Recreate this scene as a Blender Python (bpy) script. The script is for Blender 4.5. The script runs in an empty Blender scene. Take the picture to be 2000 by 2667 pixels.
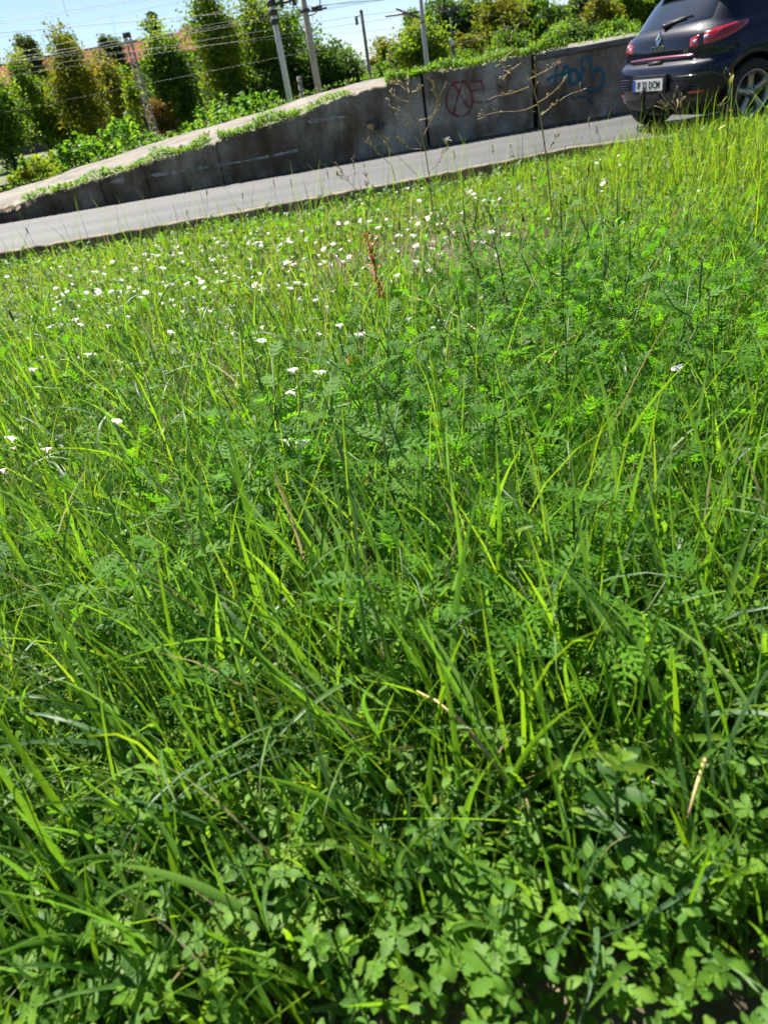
import bpy, bmesh, math, random
import numpy as np
from math import sin, cos, pi, radians, atan2, sqrt
from mathutils import Vector, Matrix

S = bpy.context.scene
COL = S.collection
RNG = np.random.default_rng(7)
random.seed(7)

# ------------------------------------------------------------------ camera
FPX, PITCH, ROLL, EYE = 1865.0, radians(31.0), radians(10.2), 1.04
Fv = np.array([0, cos(PITCH), -sin(PITCH)])
U0 = np.array([0, sin(PITCH), cos(PITCH)])
R0 = np.array([1.0, 0, 0])
Rv = R0 * cos(ROLL) - U0 * sin(ROLL)
Uv = U0 * cos(ROLL) + R0 * sin(ROLL)
cam_d = bpy.data.cameras.new('camera')
cam = bpy.data.objects.new('camera', cam_d)
COL.objects.link(cam)
cam.matrix_world = Matrix(((Rv[0], Uv[0], -Fv[0], 0), (Rv[1], Uv[1], -Fv[1], 0), (Rv[2], Uv[2], -Fv[2], EYE), (0, 0, 0, 1)))
cam_d.sensor_fit = 'VERTICAL'
cam_d.sensor_height = 36.0
cam_d.lens = FPX / 2667.0 * 36.0
cam_d.clip_start = 0.02
cam_d.clip_end = 3000
cam_d.dof.use_dof = True
cam_d.dof.focus_distance = 1.75
cam_d.dof.aperture_fstop = 6.5
S.camera = cam

# ------------------------------------------------------------------ light
SUN_EL, SUN_AZ = radians(54), radians(-24)      # azimuth from +Y towards +X
world = bpy.data.worlds.new('World'); S.world = world; world.use_nodes = True
wn = world.node_tree
bgn = wn.nodes['Background']
sky = wn.nodes.new('ShaderNodeTexSky')
sky.sky_type = 'NISHITA'; sky.sun_disc = False
sky.sun_elevation = SUN_EL; sky.sun_rotation = SUN_AZ
sky.air_density = 0.8; sky.dust_density = 0.4; sky.ozone_density = 3.0; sky.altitude = 300
wn.links.new(sky.outputs[0], bgn.inputs[0])
bgn.inputs[1].default_value = 0.052
sd = bpy.data.lights.new('sun', 'SUN'); sd.energy = 5.0; sd.angle = radians(0.53); sd.color = (1.0, 0.95, 0.86)
sun = bpy.data.objects.new('sun', sd); COL.objects.link(sun)
tosun = Vector((sin(SUN_AZ) * cos(SUN_EL), cos(SUN_AZ) * cos(SUN_EL), sin(SUN_EL)))
sun.rotation_euler = tosun.to_track_quat('Z', 'Y').to_euler()
sun.location = (0, 0, 30)
S.view_settings.view_transform = 'Standard'
S.view_settings.look = 'None'
S.view_settings.exposure = 1.42
S.view_settings.gamma = 1.0
S.cycles.use_denoising = True
S.cycles.max_bounces = 8
S.cycles.transparent_max_bounces = 12

# ------------------------------------------------------------------ pixel <-> world helpers (build aids)
def ray(x, y):
    return (x - 1000) * Rv - (y - 1333.5) * Uv + FPX * Fv
def at_z(x, y, z):
    q = ray(x, y); return np.array([0, 0, EYE]) + q * (z - EYE) / q[2]
def at_y(x, y, Y):
    q = ray(x, y); return np.array([0, 0, EYE]) + q * Y / q[1]

def kerb_y(x):
    return np.interp(x, [-30, -3.7, -1.0, 1.1, 2.0, 2.9, 3.6, 4.3, 30], [9.2, 8.72, 8.55, 8.66, 8.8, 8.95, 8.55, 7.85, 7.6])
def ss(a, b, v):
    t = np.clip((v - a) / (b - a), 0, 1); return t * t * (3 - 2 * t)
def ground_z(x, y):
    x = np.asarray(x, float); y = np.asarray(y, float)
    k = kerb_y(x)
    left = -0.24 + 0.0 * x
    right = 0.0
    edge = left + (right - left) * ss(2.4, 4.2, x)
    base = 0.22 + 0.05 * ss(1.5, 4, x)
    t = ss(3.2, 1.0, k - y) 
    z = base * (1 - t) + edge * t
    z = z + 0.018 * np.sin(2.1 * x + 1.3) * np.sin(1.7 * y) + 0.012 * np.sin(5.3 * x + 2.2 * y)* (1 - t)
    z = z - 0.12 * ss(.62, .38, k - y) * ss(3.4, 2.4, x)
    return np.where(y > k - 0.02, -0.45 - 0.0 * x, z)
def at_ground(px, py, h=0.0):
    q = ray(px, py); o = np.array([0, 0, EYE]); s = 0.2 / q[1]
    step = 0.02 / np.linalg.norm(q)
    p = o + q * s
    for i in range(900):
        p = o + q * s
        if p[2] < ground_z(p[0], p[1]) + h: break
        s += step
    return p

# ------------------------------------------------------------------ materials
def new_mat(name):
    m = bpy.data.materials.new(name); m.use_nodes = True
    return m, m.node_tree, m.node_tree.nodes['Principled BSDF']
def nd(t, typ, **kw):
    n = t.nodes.new(typ)
    for k, v in kw.items():
        if k in n.inputs: n.inputs[k].default_value = v
        else: setattr(n, k, v)
    return n
def ramp(t, stops, src=None):
    r = t.nodes.new('ShaderNodeValToRGB'); e = r.color_ramp.elements
    while len(e) > 1: e.remove(e[-1])
    e[0].position = stops[0][0]; e[0].color = (*stops[0][1], 1)
    for p, c in stops[1:]:
        k = e.new(p); k.color = (*c, 1)
    if src is not None: t.links.new(src, r.inputs[0])
    return r
def simple(name, col, rough=0.5, metal=0.0, noise=0.0, scale=8, coat=0.0, bump=0.0, spec=0.5):
    m, t, p = new_mat(name)
    p.inputs['Roughness'].default_value = rough; p.inputs['Metallic'].default_value = metal
    p.inputs['Coat Weight'].default_value = coat; p.inputs['Specular IOR Level'].default_value = spec
    p.inputs['Coat Roughness'].default_value = 0.03
    if noise > 0:
        tc = nd(t, 'ShaderNodeTexCoord'); n = nd(t, 'ShaderNodeTexNoise', Scale=scale, Detail=6.0, Roughness=0.6)
        t.links.new(tc.outputs['Object'], n.inputs[0])
        lo = tuple(max(0, c * (1 - noise)) for c in col); hi = tuple(min(1, c * (1 + noise)) for c in col)
        r = ramp(t, [(0.3, lo), (0.7, hi)], n.outputs[0]); t.links.new(r.outputs[0], p.inputs['Base Color'])
        if bump > 0:
            b = nd(t, 'ShaderNodeBump', Strength=bump, Distance=0.02); t.links.new(n.outputs[0], b.inputs['Height'])
            t.links.new(b.outputs[0], p.inputs['Normal'])
    else:
        p.inputs['Base Color'].default_value = (*col, 1)
    return m
def leaf_mat(name, stops, tr=0.45, trgain=(2.3, 2.0, 0.9), rough=0.42, spec=0.5, noise_scale=0.0):
    """thin leaf: reflects and lets light through; the attribute tone picks the colour along the ramp"""
    m, t, p = new_mat(name)
    a = nd(t, 'ShaderNodeAttribute', attribute_name='tone')
    r = ramp(t, stops, a.outputs['Fac'])
    r2 = ramp(t, [(q, tuple(min(0.95, c * (g if col[1] > col[0] * 1.15 else 1.0)) for c, g in zip(col, trgain))) for q, col in stops], a.outputs['Fac'])
    tc = nd(t, 'ShaderNodeTexCoord'); nz = nd(t, 'ShaderNodeTexNoise', Scale=70.0, Detail=3.0); t.links.new(tc.outputs['Object'], nz.inputs[0])
    rn = ramp(t, [(0.35, (0.72, 0.74, 0.75)), (0.65, (1.2, 1.18, 1.1))], nz.outputs[0])
    mm = nd(t, 'ShaderNodeMix', data_type='RGBA', blend_type='MULTIPLY'); mm.inputs[0].default_value = 1
    t.links.new(r.outputs[0], mm.inputs[6]); t.links.new(rn.outputs[0], mm.inputs[7]); t.links.new(mm.outputs[2], p.inputs['Base Color'])
    p.inputs['Roughness'].default_value = rough; p.inputs['Specular IOR Level'].default_value = spec
    tl = nd(t, 'ShaderNodeBsdfTranslucent'); t.links.new(r2.outputs[0], tl.inputs[0])
    mx = nd(t, 'ShaderNodeMixShader'); mx.inputs[0].default_value = tr
    t.links.new(p.outputs[0], mx.inputs[1]); t.links.new(tl.outputs[0], mx.inputs[2])
    t.links.new(mx.outputs[0], t.nodes['Material Output'].inputs[0])
    return m

G0, G1, G2, G3 = (0.048, 0.112, 0.038), (0.090, 0.165, 0.020), (0.170, 0.240, 0.022), (0.26, 0.20, 0.09)  # G0 is paled: some of the blades' sheen is put into the colour
M_grass = leaf_mat('grass_blade', [(0, G0), (0.45, G1), (0.86, G2), (0.90, (0.14, 0.17, 0.03)), (0.93, G3), (1, (0.34, 0.27, 0.14))], 0.48, (2.4, 2.4, 0.8), 0.45, 0.35)
M_coarse = leaf_mat('coarse_grass_blade', [(0, (0.095, 0.175, 0.085)), (0.3, (0.065, 0.150, 0.035)), (0.6, (0.090, 0.190, 0.024)), (0.93, (0.14, 0.25, 0.02)), (0.97, (0.33, 0.28, 0.13)), (1, (0.42, 0.36, 0.2))], 0.44, (2.3, 2.3, 0.8), 0.46, 0.42)  # first stop paints the pale grey-green sheen of blades as colour
M_herb = leaf_mat('herb_leaf', [(0, (0.032, 0.095, 0.020)), (0.5, (0.068, 0.160, 0.018)), (0.9, (0.13, 0.225, 0.016)), (0.97, (0.2, 0.2, 0.03)), (1, (0.3, 0.22, 0.06))], 0.42, (2.3, 2.4, 0.8), 0.5, 0.3)
M_cinq = leaf_mat('cinquefoil_leaf', [(0, (0.050, 0.135, 0.018)), (0.6, (0.105, 0.220, 0.022)), (1, (0.17, 0.28, 0.025))], 0.38, (2.0, 2.0, 0.7), 0.55, 0.22)
M_rag = leaf_mat('ragweed_leaf', [(0, (0.045, 0.140, 0.016)), (0.5, (0.070, 0.195, 0.014)), (1, (0.11, 0.255, 0.014))], 0.5, (2.2, 2.2, 0.7), 0.6, 0.2)
M_spike = simple('ragweed_spike', (0.14, 0.24, 0.06), 0.7, noise=0.5, scale=300, spec=.2)
M_stem = simple('green_stem', (0.09, 0.15, 0.035), 0.55, noise=0.3, scale=40)
M_dry = simple('dry_stem', (0.42, 0.31, 0.13), 0.7, noise=0.45, scale=25)
M_dryb = simple('dry_bud', (0.36, 0.28, 0.15), 0.8, noise=0.5, scale=60)
M_rust = leaf_mat('rusty_dock', [(0, (0.40, 0.15, 0.05)), (1, (0.55, 0.24, 0.08))], 0.35, (1.5, 1.4, 1.0), 0.7)
M_yel = leaf_mat('yellowed_leaf', [(0, (0.35, 0.36, 0.03)), (1, (0.55, 0.45, 0.03))], 0.45, (1.5, 1.5, 1.0), 0.5)

def tag(o, label=None, cat=None, group=None, kind=None):
    if label: o['label'] = label
    if cat: o['category'] = cat
    if group: o['group'] = group
    if kind: o['kind'] = kind
    return o
def link(o, parent=None):
    COL.objects.link(o)
    if parent is not None: o.parent = parent
    return o
def empty(name, loc=(0, 0, 0), rz=0.0, label=None, cat=None, group=None):
    o = bpy.data.objects.new(name, None); COL.objects.link(o); o.empty_display_size = 0.1
    o.location = loc; o.rotation_euler = (0, 0, rz); tag(o, label, cat, group)
    return o
def npmesh(name, V, faces, mat, tone=None, smooth=True):
    """faces: list of int arrays (m,k)"""
    me = bpy.data.meshes.new(name)
    V = np.asarray(V, np.float32)
    me.vertices.add(len(V)); me.vertices.foreach_set('co', V.ravel())
    nl = sum(f.size for f in faces); npoly = sum(len(f) for f in faces)
    me.loops.add(nl); me.polygons.add(npoly)
    me.loops.foreach_set('vertex_index', np.concatenate([f.ravel() for f in faces]).astype(np.int32))
    tot = np.concatenate([np.full(len(f), f.shape[1]) for f in faces]).astype(np.int32)
    st = np.concatenate([[0], np.cumsum(tot)[:-1]]).astype(np.int32)
    me.polygons.foreach_set('loop_start', st)
    me.polygons.foreach_set('loop_total', tot)
    me.polygons.foreach_set('use_smooth', np.full(npoly, smooth))
    if tone is not None:
        a = me.attributes.new('tone', 'FLOAT', 'POINT'); a.data.foreach_set('value', np.asarray(tone, np.float32))
    me.materials.append(mat)
    me.update(calc_edges=True)
    return me
def nobj(name, me, parent=None, **kw):
    o = bpy.data.objects.new(name, me); link(o, parent); tag(o, **kw); return o

class MB:
    """mesh builder collecting simple shapes"""
    def __init__(s): s.v = []; s.f = []; s.t = []
    def add(s, vs, fs, tone=0.5):
        b = len(s.v); s.v += [tuple(v) for v in vs]; s.f += [tuple(b + i for i in f) for f in fs]; s.t += [tone] * len(vs)
    def box(s, c, d, rz=0, tilt=None):
        cx, cy, cz = c; hx, hy, hz = d[0] / 2, d[1] / 2, d[2] / 2
        M = Matrix.Rotation(rz, 3, 'Z')
        if tilt is not None: M = tilt
        vs = [Vector(c) + M @ Vector((i * hx, j * hy, k * hz)) for i in (-1, 1) for j in (-1, 1) for k in (-1, 1)]
        s.add(vs, [(0, 1, 3, 2), (4, 6, 7, 5), (0, 4, 5, 1), (2, 3, 7, 6), (0, 2, 6, 4), (1, 5, 7, 3)])
    def tube(s, pts, rad, n=6, tone=0.5, cap=True):
        pts = [Vector(p) for p in pts]
        if not hasattr(rad, '__len__'): rad = [rad] * len(pts)
        rings = []; up = Vector((0.13, 0.21, 0.97))
        for i, p in enumerate(pts):
            d = (pts[min(i + 1, len(pts) - 1)] - pts[max(i - 1, 0)])
            if d.length < 1e-9: d = Vector((0, 0, 1))
            d.normalize()
            a = d.cross(up)
            if a.length < 0.05: a = d.cross(Vector((1, 0, 0)))
            a.normalize(); b = d.cross(a)
            rings.append([p + (a * cos(2 * pi * k / n) + b * sin(2 * pi * k / n)) * rad[i] for k in range(n)])
        vs = [v for r in rings for v in r]; fs = []
        for i in range(len(pts) - 1):
            for k in range(n):
                k2 = (k + 1) % n; fs.append((i * n + k, i * n + k2, (i + 1) * n + k2, (i + 1) * n + k))
        if cap:
            fs.append(tuple(range(n - 1, -1, -1))); fs.append(tuple((len(pts) - 1) * n + k for k in range(n)))
        s.add(vs, fs, tone)
    def build(s, name, mat, parent=None, smooth=True, **kw):
        me = bpy.data.meshes.new(name); me.from_pydata(s.v, [], s.f); me.materials.append(mat)
        a = me.attributes.new('tone', 'FLOAT', 'POINT'); a.data.foreach_set('value', np.array(s.t, np.float32))
        me.polygons.foreach_set('use_smooth', np.full(len(me.polygons), smooth)); me.update()
        return nobj(name, me, parent, **kw)

# ------------------------------------------------------------------ ground, road, kerb
def soil_mat():
    m, t, p = new_mat('soil')
    tc = nd(t, 'ShaderNodeTexCoord'); n = nd(t, 'ShaderNodeTexNoise', Scale=3.0, Detail=10.0, Roughness=0.7)
    n2 = nd(t, 'ShaderNodeTexNoise', Scale=0.5, Detail=3.0)
    t.links.new(tc.outputs['Object'], n.inputs[0]); t.links.new(tc.outputs['Object'], n2.inputs[0])
    r = ramp(t, [(0.35, (0.035, 0.03, 0.016)), (0.5, (0.085, 0.068, 0.036)), (0.68, (0.19, 0.15, 0.085))], n.outputs[0])
    t.links.new(r.outputs[0], p.inputs['Base Color']); p.inputs['Roughness'].default_value = 0.95
    b = nd(t, 'ShaderNodeBump', Strength=0.8, Distance=0.03); t.links.new(n.outputs[0], b.inputs['Height']); t.links.new(b.outputs[0], p.inputs['Normal'])
    return m
def far_mat():
    return simple('meadow_soil', (0.09, 0.11, 0.035), 0.95, noise=0.5, scale=0.6)
def grid_mesh(name, xs, ys, zf, mat):
    X, Y = np.meshgrid(xs, ys); Z = zf(X, Y); nx = len(xs); ny = len(ys)
    V = np.stack([X.ravel(), Y.ravel(), Z.ravel()], 1)
    i = (np.arange(ny - 1)[:, None] * nx + np.arange(nx - 1)[None]).ravel()
    return npmesh(name, V, [np.stack([i, i + 1, i + nx + 1, i + nx], 1)], mat)
nobj('verge', grid_mesh('verge', np.arange(-9, 9.01, 0.06), np.arange(-3, 9.4, 0.06), ground_z, soil_mat()), kind='structure')
def far_z(x, y):
    return np.where((np.abs(x) < 8.9) & (y > -2.9) & (y < 9.3), -0.5, -0.22 + 0.22 * ss(14, 17.5, y)) + 0.0 * x
gx = np.unique(np.concatenate([np.linspace(-1500, -40, 12), np.linspace(-40, 40, 81), np.linspace(40, 1500, 12)]))
gy = np.unique(np.concatenate([np.linspace(-1500, -30, 12), np.linspace(-30, 60, 91), np.linspace(60, 2500, 14)]))
nobj('ground', grid_mesh('ground', gx, gy, far_z, far_mat()), kind='structure')

def asphalt():
    m, t, p = new_mat('asphalt')
    tc = nd(t, 'ShaderNodeTexCoord')
    mp = nd(t, 'ShaderNodeMapping'); mp.inputs['Scale'].default_value = (0.25, 1.6, 1); t.links.new(tc.outputs['Object'], mp.inputs[0])
    n = nd(t, 'ShaderNodeTexNoise', Scale=1.2, Detail=4.0); t.links.new(mp.outputs[0], n.inputs[0])
    n2 = nd(t, 'ShaderNodeTexNoise', Scale=90.0, Detail=4.0, Roughness=0.8); t.links.new(tc.outputs['Object'], n2.inputs[0])
    r = ramp(t, [(0.32, (0.034, 0.035, 0.038)), (0.5, (0.054, 0.054, 0.056)), (0.68, (0.072, 0.072, 0.072))], n.outputs[0])
    r2 = ramp(t, [(0.3, (0.72, 0.72, 0.72)), (0.7, (1.2, 1.2, 1.2))], n2.outputs[0])
    mx = nd(t, 'ShaderNodeMix', data_type='RGBA', blend_type='MULTIPLY'); mx.inputs[0].default_value = 1
    t.links.new(r.outputs[0], mx.inputs[6]); t.links.new(r2.outputs[0], mx.inputs[7])
    t.links.new(mx.outputs[2], p.inputs['Base Color']); p.inputs['Roughness'].default_value = 0.75
    b = nd(t, 'ShaderNodeBump', Strength=0.4, Distance=0.004); t.links.new(n2.outputs[0], b.inputs['Height']); t.links.new(b.outputs[0], p.inputs['Normal'])
    return m
WY = 12.2
xs = np.linspace(-60, 60, 241)
V = []; F4 = []
for i, x in enumerate(xs):
    k = float(kerb_y(x)); wy = 12.42
    for j in range(9):
        y = k + 0.1 + (wy - k - 0.1) * j / 8; V.append((x, y, 0.004 * sin(x * 0.8) * (j / 8.) + 0.012 * sin(pi * j / 8)))
for i in range(len(xs) - 1):
    for j in range(8): F4.append((i * 9 + j, (i + 1) * 9 + j, (i + 1) * 9 + j + 1, i * 9 + j + 1))
nobj('road', npmesh('road', V, [np.array(F4)], asphalt()), kind='structure')
# kerb strip: crumbly concrete edge standing over the ditch
M_kerb = simple('kerb_concrete', (0.19, 0.155, 0.10), 0.9, noise=0.6, scale=5, bump=0.6)
kb = MB(); xs = np.concatenate([np.arange(-30, -6, 0.5), np.arange(-6, 6, 0.06), np.arange(6, 30, 0.5)])
vs = []
for x in xs:
    k = float(kerb_y(x)); a = 0.02 * sin(x * 5) * sin(x * 1.7) + 0.014 * sin(x * 23 + 1) + random.uniform(-.018, .018)
    top = 0.012 + random.uniform(-.004, .005)
    vs += [(x, k + a * 0.6, -0.5), (x, k + a, top - 0.01), (x, k + 0.012 + a, top), (x, k + 0.105, top), (x, k + 0.108, -0.1)]
fs = []
for i in range(len(xs) - 1):
    for j in range(4): fs.append((i * 5 + j, (i + 1) * 5 + j, (i + 1) * 5 + j + 1, i * 5 + j + 1))
kb.add(vs, fs); kb.build('kerb', M_kerb, smooth=False, kind='structure')

# ------------------------------------------------------------------ retaining wall with platform ramp
front = [(-5.9, 0.09), (-4.93, 0.207), (-3.69, 0.335), (-3.09, 0.39), (-2.47, 0.47), (-1.87, 0.525), (-1.27, 0.595), (-0.67, 0.664), (-0.07, 0.752), (0.23, 0.81), (0.53, 0.868), (0.82, 0.897), (1.11, 0.916), (1.4, 0.94), (1.69, 0.956), (2.26, 0.958), (2.83, 0.959), (3.35, 0.963), (4.84, 0.975), (30, 0.99)]
fx = [a for a, b in front]; fz = [b for a, b in front]
back_px = [(0, 504), (100, 473), (200, 437), (300, 407), (400, 371), (500, 344), (600, 314), (700, 286), (800, 253), (850, 236), (900, 224), (950, 211), (1000, 203), (1050, 194)]
BY = 17.2
bk = [at_y(a, b, BY) for a, b in back_px]
bx = [-9.5] + [p[0] for p in bk] + [4.2, 30]; bz = [0.02] + [p[2] for p in bk] + [0.985, 1.0]
def ftop(x): return float(np.interp(x, fx, fz))
def btop(x): return float(np.interp(x, bx, bz))
def wall_mat():
    m, t, p = new_mat('weathered_concrete')
    tc = nd(t, 'ShaderNodeTexCoord'); P = tc.outputs['Object']
    sep = nd(t, 'ShaderNodeSeparateXYZ'); t.links.new(P, sep.inputs[0])
    big = nd(t, 'ShaderNodeTexNoise', Scale=1.3, Detail=6.0, Roughness=0.6); t.links.new(P, big.inputs[0])
    mp = nd(t, 'ShaderNodeMapping'); mp.inputs['Scale'].default_value = (2.2, 2.2, 0.8); t.links.new(P, mp.inputs[0])
    st = nd(t, 'ShaderNodeTexNoise', Scale=1.6, Detail=7.0, Roughness=0.65); t.links.new(mp.outputs[0], st.inputs[0])
    fine = nd(t, 'ShaderNodeTexNoise', Scale=28.0, Detail=8.0, Roughness=0.7); t.links.new(P, fine.inputs[0])
    r1 = ramp(t, [(0.34, (0.12, 0.098, 0.075)), (0.48, (0.19, 0.170, 0.14)), (0.62, (0.36, 0.34, 0.305))], big.outputs[0])
    r2 = ramp(t, [(0.46, (1, 1, 1)), (0.62, (0.62, 0.52, 0.40))], st.outputs[0])
    m1 = nd(t, 'ShaderNodeMix', data_type='RGBA', blend_type='MULTIPLY'); m1.inputs[0].default_value = 1
    t.links.new(r1.outputs[0], m1.inputs[6]); t.links.new(r2.outputs[0], m1.inputs[7])
    r3 = ramp(t, [(0.3, (0.7, 0.7, 0.7)), (0.7, (1.25, 1.25, 1.25))], fine.outputs[0])
    m2 = nd(t, 'ShaderNodeMix', data_type='RGBA', blend_type='MULTIPLY'); m2.inputs[0].default_value = 1
    t.links.new(m1.outputs[2], m2.inputs[6]); t.links.new(r3.outputs[0], m2.inputs[7])
    # the left, older stretch is darker and mossy
    r4 = ramp(t, [(0.0, (0.85, 0.74, 0.60)), (0.55, (1.05, 0.97, 0.84)), (0.72, (1.5, 1.45, 1.38)), (1.0, (1.6, 1.56, 1.5))])
    mr = nd(t, 'ShaderNodeMapRange'); mr.inputs[1].default_value = -6; mr.inputs[2].default_value = 4; t.links.new(sep.outputs[0], mr.inputs[0]); t.links.new(mr.outputs[0], r4.inputs[0])
    m3 = nd(t, 'ShaderNodeMix', data_type='RGBA', blend_type='MULTIPLY'); m3.inputs[0].default_value = 1
    t.links.new(m2.outputs[2], m3.inputs[6]); t.links.new(r4.outputs[0], m3.inputs[7])
    t.links.new(m3.outputs[2], p.inputs['Base Color']); p.inputs['Roughness'].default_value = 0.95
    ad = nd(t, 'ShaderNodeMath', operation='ADD'); t.links.new(big.outputs[0], ad.inputs[0]); t.links.new(fine.outputs[0], ad.inputs[1])
    b = nd(t, 'ShaderNodeBump', Strength=0.6, Distance=0.02); t.links.new(ad.outputs[0], b.inputs['Height']); t.links.new(b.outputs[0], p.inputs['Normal'])
    return m
M_wall = wall_mat()
wall = empty('retaining_wall', (0, WY, 0), 0, 'long stained concrete retaining wall rising to the right beyond the road, with graffiti', 'wall')
joints = [(-5.9, -3.349, .01), (-3.34, -2.65, 0.0), (-2.642, -1.51, .008), (-1.502, 1.655, 0.0), (1.69, 3.30, 0.015), (3.37, 6.6, 0.03), (6.63, 12.0, 0.03), (12.03, 30, 0.03)]
for a, b, off in joints:
    n = max(6, int((b - a) / 0.05)) if b < 12.01 else 20
    vs = []
    for i in range(n + 1):
        x = a + (b - a) * i / n
        rough = 0.012 if x > 3.35 else 0.05
        h = ftop(x) + (random.uniform(-.5, .5) * rough * 0.6 + rough * 0.35 * sin(x * 6.3) * sin(x * 2.1 + 1) if x < 3.35 else -0.085)
        bulge = 0.008 * sin(x * 3.1) + (random.uniform(-.004, .004) if x < 3.35 else 0)
        rec = 0.02 if x < 3.35 else 0.0
        rows = [(-0.25, 0), (0.02, 0), (h * 0.33, bulge), (h * 0.66, bulge * 1.4), (h - 0.09 if x < 3.35 else h - 0.02, bulge), (h - 0.02 if x < 3.35 else h, rec + bulge), (h, rec + 0.035)]
        for z, dy in rows: vs.append((x, 0 - off + dy, z))
        vs.append((x, 0.4, h)); vs.append((x, 0.4, -0.25))
    K = 9; fs = []
    for i in range(n):
        for j in range(K - 1): fs.append((i * K + j, (i + 1) * K + j, (i + 1) * K + j + 1, i * K + j + 1))
        fs.append((i * K + K - 1, (i + 1) * K + K - 1, (i + 1) * K, i * K))
    fs.append(tuple(range(K))[::-1]); fs.append(tuple(n * K + j for j in range(K)))
    q = MB(); q.add(vs, fs); q.build('wall_panel', M_wall, wall)
# dark joint filler behind the gaps
q = MB()
for a, b, h in ((-3.36, -3.33, .3), (-2.66, -2.63, .38), (-1.52, -1.49, .5), (1.655, 1.69, .9), (3.30, 3.37, .93), (6.6, 6.63, .88), (12.0, 12.03, .88)):
    q.box(((a + b) / 2, 0.2, h / 2 - .05), (b - a, 0.2, h + .1))
q.build('joint_filler', simple('dark_joint', (0.10, 0.085, 0.07), 0.95), wall)
M_coping = simple('coping_concrete', (0.17, 0.165, 0.16), 0.9, noise=0.35, scale=5, bump=0.4)
for a, b in ((3.36, 5.3), (5.305, 8.0), (8.005, 12), (12.005, 20), (20.005, 30)):
    q = MB(); z0, z1 = ftop(a) - 0.08, ftop(b) - 0.08
    vs = []
    for x, z in ((a, z0), (b, z1)):
        vs += [(x, -0.075, z), (x, -0.08, z + 0.06), (x, -0.065, z + 0.075), (x, 0.42, z + 0.078), (x, 0.42, z)]
    q.add(vs, [(0, 5, 6, 1), (1, 6, 7, 2), (2, 7, 8, 3), (3, 8, 9, 4), (4, 9, 5, 0), (0, 1, 2, 3, 4), (9, 8, 7, 6, 5)])
    q.build('coping_stone', M_coping, wall)
# lime streaks on the wall face (thin skim of lime proud of the face)
def ribbon(pts, w, proud=0.006, jit=0.0, taper=True):
    vs = []; fs = []; n = len(pts)
    for i, p in enumerate(pts):
        p = Vector(p); d = Vector(pts[min(i + 1, n - 1)]) - Vector(pts[max(i - 1, 0)]); d.normalize()
        s = Vector((-d.z, 0, d.x)); ww = w * (1 + random.uniform(-jit, jit)) * (0.35 if taper and i in (0, n - 1) else 1)
        for k in (-1, -0.5, 0.5, 1): vs.append(p + s * ww * 0.5 * k + Vector((0, -proud * (1 if abs(k) < 1 else 0.2), 0)))
    for i in range(n - 1):
        for j in range(3): fs.append((i * 4 + j, (i + 1) * 4 + j, (i + 1) * 4 + j + 1, i * 4 + j + 1))
    return vs, fs
def dens(pts, step=0.03):
    o = []
    for a, b in zip(pts[:-1], pts[1:]):
        n = max(1, int((Vector(b) - Vector(a)).length / step))
        for i in range(n): o.append(Vector(a).lerp(Vector(b), i / n))
    o.append(Vector(pts[-1])); return o
def smooth(pts, it=2):
    for _ in range(it):
        o = [pts[0]]
        for a, b in zip(pts[:-1], pts[1:]):
            a = Vector(a); b = Vector(b); o += [a.lerp(b, .25), a.lerp(b, .75)]
        o.append(pts[-1]); pts = o
    return pts
def wpt(px, py, yy=WY - 0.03):
    p = at_y(px, py, yy); return Vector((p[0], p[1] - WY, p[2]))
def spray_mat(name, col, fade=0.45):
    m, t, p = new_mat(name)
    tc = nd(t, 'ShaderNodeTexCoord'); n = nd(t, 'ShaderNodeTexNoise', Scale=14.0, Detail=8.0, Roughness=0.7); t.links.new(tc.outputs['Object'], n.inputs[0])
    p.inputs['Base Color'].default_value = (*col, 1); p.inputs['Roughness'].default_value = 0.8
    r = ramp(t, [(fade - .1, (0, 0, 0)), (fade + 0.12, (0.85, 0.85, 0.85))], n.outputs[0])
    tr = nd(t, 'ShaderNodeBsdfTransparent'); mx = nd(t, 'ShaderNodeMixShader')
    t.links.new(r.outputs[0], mx.inputs[0]); t.links.new(tr.outputs[0], mx.inputs[1]); t.links.new(p.outputs[0], mx.inputs[2])
    t.links.new(mx.outputs[0], t.nodes['Material Output'].inputs[0])
    return m
M_lime = spray_mat('lime_streak', (0.5, 0.49, 0.46), 0.46)
q = MB()
for pts, w in (([(388, 458), (440, 452), (490, 443)], .05), ([(515, 438), (545, 435)], .04), ([(560, 431), (640, 420), (778, 391)], .035), ([(800, 317), (850, 311), (900, 303)], .045), ([(290, 474), (325, 468)], .05), ([(560, 431), (600, 424)], .03), ([(1060, 370), (1090, 366)], .03)):
    v_, f_ = ribbon(dens([wpt(*a) for a in pts], 0.05), w, jit=.5); q.add(v_, f_)
q.build('lime_streak', M_lime, wall)
def c7(x, y): return (900 + x / 2.765, 100 + y / 2.765)
def c3(x, y): return (1200 + x / 2.074, y / 2.074)
M_red = spray_mat('red_spray_paint', (0.30, 0.05, 0.065), 0.46)
M_redf = spray_mat('faded_red_paint', (0.25, 0.03, 0.04), 0.5)
M_teal = spray_mat('teal_spray_paint', (0.015, 0.17, 0.23), 0.38)
M_tealf = spray_mat('faded_teal_paint', (0.015, 0.12, 0.17), 0.48)
def paint(strokes, conv, w, mat, label, yy, proud=.006):
    q = MB()
    for k, st in enumerate(strokes):
        pts = smooth([wpt(*conv(*a), yy) for a in st], 2) if len(st) > 2 else [wpt(*conv(*a), yy) for a in st]
        v_, f_ = ribbon(dens(pts, .02), w, proud=proud + k * .0006, jit=.12, taper=False); q.add(v_, f_)
    q.build('graffiti', mat, wall, label=label)
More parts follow.
